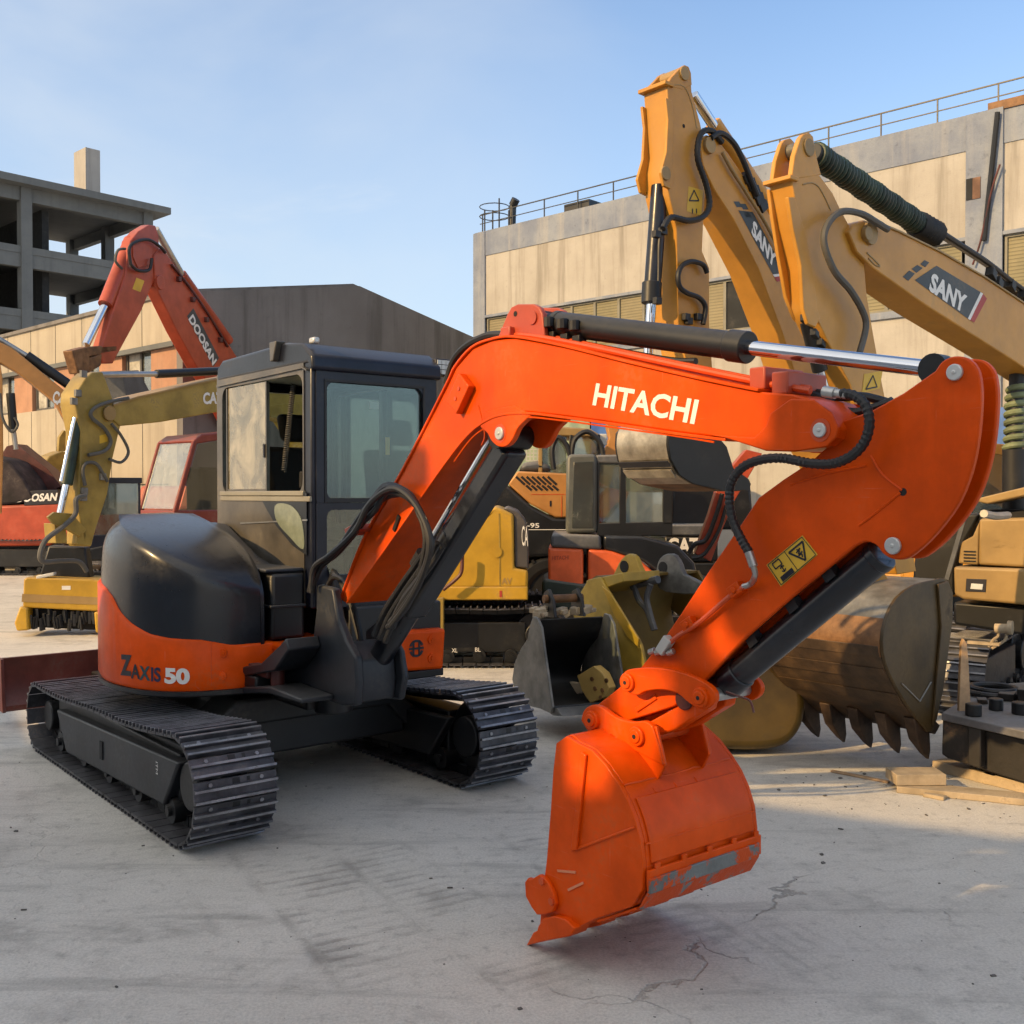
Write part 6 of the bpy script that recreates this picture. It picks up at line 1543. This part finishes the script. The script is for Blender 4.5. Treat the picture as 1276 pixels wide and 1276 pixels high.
while x < LXB-1:
    m = MB(); m.box(x+.002, x+1.15, -.28, -.02, z2, z1); m.build('brick_pier', W_brick, lb)
    m = MB(); xx = x+1.15
    for t in (0, .62, 1.27): m.box(xx+t, xx+t+.08, -.2, -.12, z2, z1)
    m.box(xx+.08, xx+1.27, -.2, -.12, z1-.07, z1); m.box(xx+.08, xx+1.27, -.2, -.12, z2, z2+.07)
    wf = m.build('window', paint('old window frame', (.09, .085, .08), .6, damt=.4) if k == 0 else bpy.data.materials['old window frame'], lb)
    m = MB(); m.box(xx+.70, xx+1.27, -.165, -.155, z2+.07, z1-.07); m.build('curtain', curt, wf)
    m = MB(); m.box(xx+.08, xx+.62, -.165, -.155, z2+.07, z1-.07); m.build('pane', M['bgglass'], wf)
    x += 2.5; k += 1

CF = Fr(-27.3, 80, -.681, -.732)
cf = thing('unfinished_building', 'raw concrete building frame with open floors rising at the far left', 'building', CF)
zs = CF.S(207, 262, 0)[1]; ft = 3.6
def slab(z, name):
    m = MB(); m.box(-.9 if name == 'roof_slab' else 0, 22, -14, .9 if name == 'roof_slab' else .0, z-.5, z); m.box(0.1, 22, -.55, -.05, z-1.45, z-.5); m.box(.1, .6, -13.5, -.55, z-1.3, z-.5); return m.build(name, W_conc, cf)
slab(zs, 'roof_slab'); slab(zs-4.6, 'floor_slab'); slab(zs-9.0, 'floor_slab')
for x in (.15, 9.2, 18.3):
    for y in (-.65, -6.9, -13.3):
        m = MB(); m.box(x, x+.75, y, y+.75, 0, zs-.5); m.build('column', W_conc, cf)
m = MB(); m.box(4.5, 22, -13.9, -13.5, 0, zs-.5); m.build('back_wall', W_dark, cf)
m = MB(); m.box(7.5, 8.0, -13.4, -1.2, 0, zs-1.5); m.build('partition_wall', W_dark, cf)
a = CF.S(107, 237, -4); b_ = CF.S(134, 190, -4)
m = MB(); m.box(min(a[0], b_[0])+.6, max(a[0], b_[0]), -6.0, -4, zs, b_[1]); m.build('stair_tower', stucco('pale render', (.42, .40, .37), (.36, .34, .32), .3, .3), cf)

# containers and sheeting at the back of the yard
def corrug(fr, root, name, x0, x1, z0, z1, mat, y=0):
    m = MB(); n = max(4, int((x1-x0)/.09)); line = []
    for i in range(n+1):
        x = x0+(x1-x0)*i/n; line.append((x, y+(.03 if i % 4 in (1, 2) else 0)))
    m.prismZ(line+[(x1, y+.25), (x0, y+.25)], z0, z1); return m.build(name, mat, root)
CT = Fr(1.0, 21.5, 1, 0)
ct = thing('shipping_container', 'pale green corrugated container glimpsed under the orange boom', 'container', CT)
a, b_ = CT.S(640, 546, 0), CT.S(735, 522, 0)
corrug(CT, ct, 'side_wall', -1.2, b_[0], 0, b_[1]+.4, paint('pale green sheet', (.36, .42, .27), .5, damt=.4))
m = MB(); m.box(-1.2, b_[0], .26, 2.3, .0, b_[1]+.38); m.build('box_body', M['greyplastic'], ct)
CT2 = Fr(1.9, 21.4, 1, 0)
c2 = thing('shipping_container', 'blue corrugated container beside the pale green one', 'container', CT2)
a, b_ = CT2.S(737, 546, 0), CT2.S(762, 525, 0)
corrug(CT2, c2, 'side_wall', a[0], a[0]+.62, 0, b_[1]+.4, paint('blue sheet', (.07, .17, .45), .5, damt=.3))
m = MB(); m.box(a[0], a[0]+.62, .26, 2.3, .0, b_[1]+.38); m.build('box_body', M['greyplastic'], c2)
CT3 = Fr(7.0, 15.2, .75, -.66)
c3 = thing('shipping_container', 'blue steel container standing behind the arm at the right edge', 'container', CT3)
corrug(CT3, c3, 'side_wall', -.35, .25, 0, 2.9, bpy.data.materials['blue sheet'])
m = MB(); m.box(-.35, .25, .26, 2.2, 0, 2.88); m.build('box_body', M['greyplastic'], c3)
# ------------------------------------------------------------------ ground
s = N('yard concrete'); v = s.coord('Object')
n1 = s.noise(v, .35, 8, .62); n2 = s.noise(v, 2.2, 8, .65); n3 = s.noise(v, 14, 8, .7); n4 = s.noise(v, 90, 4, .7); n5 = s.noise(s.mapping(v, (.5, 3.2, 1), (0, 0, R(51))), 1.6, 8, .65, .6)
base = s.mix(s.ramp(n1, .32, .68), (.575, .54, .48), (.70, .66, .59))
base = s.mix(s.math('MULTIPLY', s.ramp(n2, .50, .70), .46), base, (.27, .25, .225))
base = s.mix(s.math('MULTIPLY', s.ramp(n5, .52, .70), .46), base, (.25, .235, .21))
base = s.mix(s.math('MULTIPLY', s.ramp(n3, .52, .70), .42), base, (.23, .215, .19))
base = s.mix(s.math('MULTIPLY', s.ramp(n4, .36, .66), .30), base, (.22, .205, .185))
n6 = s.noise(s.mapping(v, (.35, 5.5, 1), (0, 0, R(-20))), 2.4, 8, .7, 1.2)
base = s.mix(s.math('MULTIPLY', s.ramp(n6, .56, .74), .20), base, (.27, .25, .22))
n7 = s.noise(v, .9, 6, .7, 1.5)
base = s.mix(s.math('MULTIPLY', s.ramp(n7, .60, .72), .35), base, (.66, .63, .58))
# far dusty earth
sep = s.n('ShaderNodeSeparateXYZ'); s.l(v, sep.inputs[0])
h = s.math('ADD', s.math('MULTIPLY', n3, .6), s.math('MULTIPLY', n4, .5))
# cracks: fine network in patches, and single long ones
vd = s.n('ShaderNodeVectorMath', operation='ADD')
cn = s.n('ShaderNodeTexNoise'); cn.inputs['Scale'].default_value = 2.3; cn.inputs['Detail'].default_value = 7; s.l(v, cn.inputs['Vector'])
sc_ = s.n('ShaderNodeVectorMath', operation='SCALE'); s.l(cn.outputs['Color'], sc_.inputs[0]); sc_.inputs['Scale'].default_value = .7
s.l(v, vd.inputs[0]); s.l(sc_.outputs[0], vd.inputs[1])
vo = s.n('ShaderNodeTexVoronoi', feature='DISTANCE_TO_EDGE'); s.l(vd.outputs[0], vo.inputs['Vector']); vo.inputs['Scale'].default_value = .42
patch = s.ramp(s.noise(v, .5, 4, .6), .44, .60)
crack = s.math('MULTIPLY', s.math('MULTIPLY', s.ramp(vo.outputs['Distance'], .001, .004, 1, 0), patch), .22)
sw = s.n('ShaderNodeSeparateXYZ'); s.l(vd.outputs[0], sw.inputs[0])
def longcrack(x0, y0, x1, y1, w_):
    x0 += .35; x1 += .35; y0 += .35; y1 += .35
    L = math.hypot(x1-x0, y1-y0); ux, uy = (x1-x0)/L, (y1-y0)/L
    dx = s.math('SUBTRACT', sw.outputs[0], x0); dy = s.math('SUBTRACT', sw.outputs[1], y0)
    al = s.math('ADD', s.math('MULTIPLY', dx, ux), s.math('MULTIPLY', dy, uy))
    pe = s.math('ABSOLUTE', s.math('SUBTRACT', s.math('MULTIPLY', dx, uy), s.math('MULTIPLY', dy, ux)))
    msk = s.math('MULTIPLY', s.ramp(al, 0, .15), s.ramp(al, L-.2, L, 1, 0))
    wv = s.ramp(s.noise(v, 3, 3, .5), .3, .7, .3, 1.0)
    return s.math('MULTIPLY', s.math('MULTIPLY', s.ramp(pe, w_*.3, w_, 1, 0), msk), wv)
G0 = Fr(0, 0, 1, 0)
def gp(px, py): p = G0.Z3(px, py, 0); return (p.x, p.y)
for (a, b_, w_) in (((1020, 1090), (905, 1165), .012), ((905, 1165), (740, 1270), .010), ((870, 1165), (985, 1205), .008), ((930, 1078), (985, 1096), .007), ((700, 1215), (900, 1300), .006), ((1145, 1125), (1225, 1165), .007)):
    crack = s.math('MAXIMUM', crack, longcrack(*gp(*a), *gp(*b_), w_))
# faint caterpillar tread prints running forward from the machine
def tread(px0, px1, width, pitch, amt):
    (x0, y0), (x1, y1) = gp(*px0), gp(*px1)
    L = math.hypot(x1-x0, y1-y0); ux, uy = (x1-x0)/L, (y1-y0)/L
    dx = s.math('SUBTRACT', sep.outputs[0], x0); dy = s.math('SUBTRACT', sep.outputs[1], y0)
    al = s.math('ADD', s.math('MULTIPLY', dx, ux), s.math('MULTIPLY', dy, uy))
    pe = s.math('ABSOLUTE', s.math('SUBTRACT', s.math('MULTIPLY', dx, uy), s.math('MULTIPLY', dy, ux)))
    st = s.ramp(s.math('FRACT', s.math('MULTIPLY', s.math('ADD', al, s.math('MULTIPLY', n3, .05)), 1/pitch)), .45, .8)
    side = s.ramp(pe, width*.42, width*.5, 1, 0)
    edge = s.math('MULTIPLY', s.ramp(pe, width*.40, width*.5), s.ramp(pe, width*.5, width*.60, 1, 0))
    msk = s.math('MULTIPLY', s.ramp(n2, .40, .62), s.math('MULTIPLY', s.ramp(al, 0, .5), s.ramp(al, L-.6, L, 1, 0)))
    return s.math('MULTIPLY', s.math('MULTIPLY', s.math('MAXIMUM', s.math('MULTIPLY', st, side), edge), msk), amt)
tr_ = tread((330, 1040), (560, 1275), .42, .075, .8)
tr_ = s.math('MAXIMUM', tr_, tread((600, 985), (1000, 1276), .40, .075, .55))
for a_, b2, wd, am_ in (((120, 1010), (250, 1276), .40, .4), ((420, 1030), (760, 1276), .34, .6), ((700, 1240), (1276, 1120), .36, .45), ((980, 1060), (1276, 1180), .3, .4), ((0, 1130), (420, 1250), .36, .35)):
    tr_ = s.math('MAXIMUM', tr_, tread(a_, b2, wd, .07, am_))
base = s.mix(s.math('MULTIPLY', tr_, .55), base, (.19, .175, .155))
base = s.mix(s.math('MULTIPLY', crack, .48), base, (.075, .07, .062))
hh = s.math('SUBTRACT', s.math('SUBTRACT', h, s.math('MULTIPLY', crack, 1.6)), s.math('MULTIPLY', tr_, .55))
s.pbr(base, s.ramp(n2, .3, .7, .78, .95), 0, s.bump(hh, .55, .014), 0, .3)
gm = MB(); gm.add([(-400, -150, 0), (400, -150, 0), (400, 700, 0), (-400, 700, 0)], [[0, 1, 2, 3]])
struct(gm.build('ground', s.m))
# grit and crumbs lying on the concrete
random.seed(11); m = MB()
for i in range(170):
    if i < 110: px, py = random.uniform(0, 1276), random.uniform(900, 1270)
    else: px, py = random.uniform(950, 1276), random.uniform(955, 1020)
    g = G0.Z3(px, py, 0); r_ = random.choice((.0015, .002, .0025, .003, .006))*random.uniform(.7, 1.5)*g.y/5
    a = random.uniform(0, 6.28); c_, s_ = math.cos(a), math.sin(a)
    m.obox((g.x, g.y, r_*.4), (r_*c_*random.uniform(.8, 2.0), r_*s_, 0), (-r_*s_*.8, r_*c_*.8, r_*.2), (0, 0, r_*.5))
o = m.build('grit', paint('dark grit', (.12, .11, .10), .9, damt=.3), None); o['kind'] = 'stuff'

# ------------------------------------------------------------------ unseen shed out to the left, shaped to shade the foreground
SUN_AZ, SUN_EL = R(30), R(26.5)
sh = (-math.cos(SUN_AZ), -math.sin(SUN_AZ)); nh = (-math.sin(SUN_AZ), math.cos(SUN_AZ)); te = math.tan(SUN_EL)
DD = 6.5
YB_ = Fr(sh[0]*DD, sh[1]*DD, nh[0], nh[1])     # local x runs along the wall, y away towards the sun
sil = [(-16, 4.4), (2.33, 4.4), (2.36, 2.26), (2.70, 2.26), (2.84, 1.66), (3.03, 1.60), (3.06, 2.29), (4.12, 1.94), (4.5, 1.9), (5.2, 1.85), (5.5, 1.8), (6.0, 1.66), (6.2, 1.44), (6.9, 1.14), (7.3, .93), (7.5, .35), (11, .35)]  # roofline heights cut to the shadow edges it should cast
top = [(a, b_+te*DD) for a, b_ in sil]
yb2 = thing('shade_caster_shed', 'unseen shed beyond the left edge, roofline shaped to cast the foreground shade', 'building', YB_)
m = MB(); m.prism([(-16, 0)]+top+[(10.5, 0)], 0, 4.5); m.build('wall', stucco('pale shed render', (.55, .53, .50), (.62, .60, .56), .3), yb2)  # unseen wall, kept pale to bounce light into the shade
for pts in ([(4.55, 1.85), (4.85, 1.85), (4.85, 2.3), (4.5, 2.8), (4.15, 2.78), (4.15, 2.66), (4.55, 2.4)], [(2.30, 2.26), (2.55, 2.3), (2.68, 2.58), (2.42, 2.85), (2.30, 2.85)], [(2.62, 2.16), (3.06, 2.12), (3.06, 2.3), (2.62, 2.34)]):
    m = MB(); m.prism([(a, b_+te*DD) for a, b_ in pts], -.14, -.02); m.build('shade_board', W_conc, yb2)  # floating boards added out of view to shade chosen spots
# ------------------------------------------------------------------ light and sky
sd = Vector((-math.cos(SUN_AZ)*math.cos(SUN_EL), -math.sin(SUN_AZ)*math.cos(SUN_EL), math.sin(SUN_EL)))
sun = bpy.data.objects.new('sun', bpy.data.lights.new('sun', 'SUN')); C.objects.link(sun)
sun.data.energy = 5.0; sun.data.angle = R(.55); sun.data.color = (1.0, .66, .29)
sun.rotation_euler = sd.to_track_quat('Z', 'Y').to_euler(); sun.location = sd*60
w = bpy.data.worlds.new('World'); scene.world = w; w.use_nodes = True
nt = w.node_tree; nt.nodes.clear()
class NW(N):
    def __init__(s, t): s.t = t
s = NW(nt)
sky = s.n('ShaderNodeTexSky', sky_type='NISHITA'); sky.sun_disc = False
sky.sun_elevation = SUN_EL; sky.sun_rotation = math.atan2(sd.x, sd.y)
sky.air_density = 1.0; sky.dust_density = 1.2; sky.ozone_density = 1.4; sky.altitude = 20
bg = s.n('ShaderNodeBackground'); bg.inputs[1].default_value = .15
ow = s.n('ShaderNodeOutputWorld')
dirv = s.coord('Generated'); sx = s.n('ShaderNodeSeparateXYZ'); s.l(dirv, sx.inputs[0])
col = s.mix(1.0, sky.outputs[0], (1.36, 1.52, 1.66), 'MULTIPLY')
# pale haze low down, thin high cloud, thickened and brightened out of view as fill light
hz = s.ramp(sx.outputs[2], -.02, .52, .68, .03)
col = s.mix(hz, col, (4.5, 5.15, 5.75))
cl = s.noise(s.mapping(dirv, (1.2, 1.2, 4.5), (0, .25, .5)), 2.1, 8, .6, .5)
dt = s.n('ShaderNodeVectorMath', operation='DOT_PRODUCT'); s.l(dirv, dt.inputs[0]); dt.inputs[1].default_value = (-.72, -.62, .30)
fill_cloud = s.ramp(dt.outputs['Value'], -.42, .55, 0, 1)
amt = s.math('MULTIPLY', s.ramp(s.math('ADD', cl, s.math('MULTIPLY', fill_cloud, .36)), .58, .92), .92)
col = s.mix(amt, col, (7.6, 7.35, 6.8))
c2 = s.noise(s.mapping(dirv, (1.0, 1.3, 2.6), (.15, .35, .9)), 1.5, 6, .52, .5)
d2_ = s.n('ShaderNodeVectorMath', operation='DOT_PRODUCT'); s.l(dirv, d2_.inputs[0]); d2_.inputs[1].default_value = (-.50, .76, .42)
am2 = s.math('MULTIPLY', s.math('MULTIPLY', s.ramp(c2, .30, .72), s.ramp(d2_.outputs['Value'], .72, 1.0)), .60)
col = s.mix(am2, col, (5.6, 5.9, 6.1))
nt.links.new(col, bg.inputs[0]); nt.links.new(bg.outputs[0], ow.inputs[0])
scene.view_settings.view_transform = 'Standard'; scene.view_settings.look = 'None'; scene.view_settings.exposure = 0; scene.view_settings.gamma = 1
cy = scene.cycles
cy.max_bounces = 4; cy.diffuse_bounces = 2; cy.glossy_bounces = 2; cy.transmission_bounces = 2; cy.transparent_max_bounces = 10
cy.caustics_reflective = False; cy.caustics_refractive = False
cy.use_adaptive_sampling = True; cy.adaptive_threshold = .04
cy.use_denoising = True
cy.sample_clamp_indirect = 4
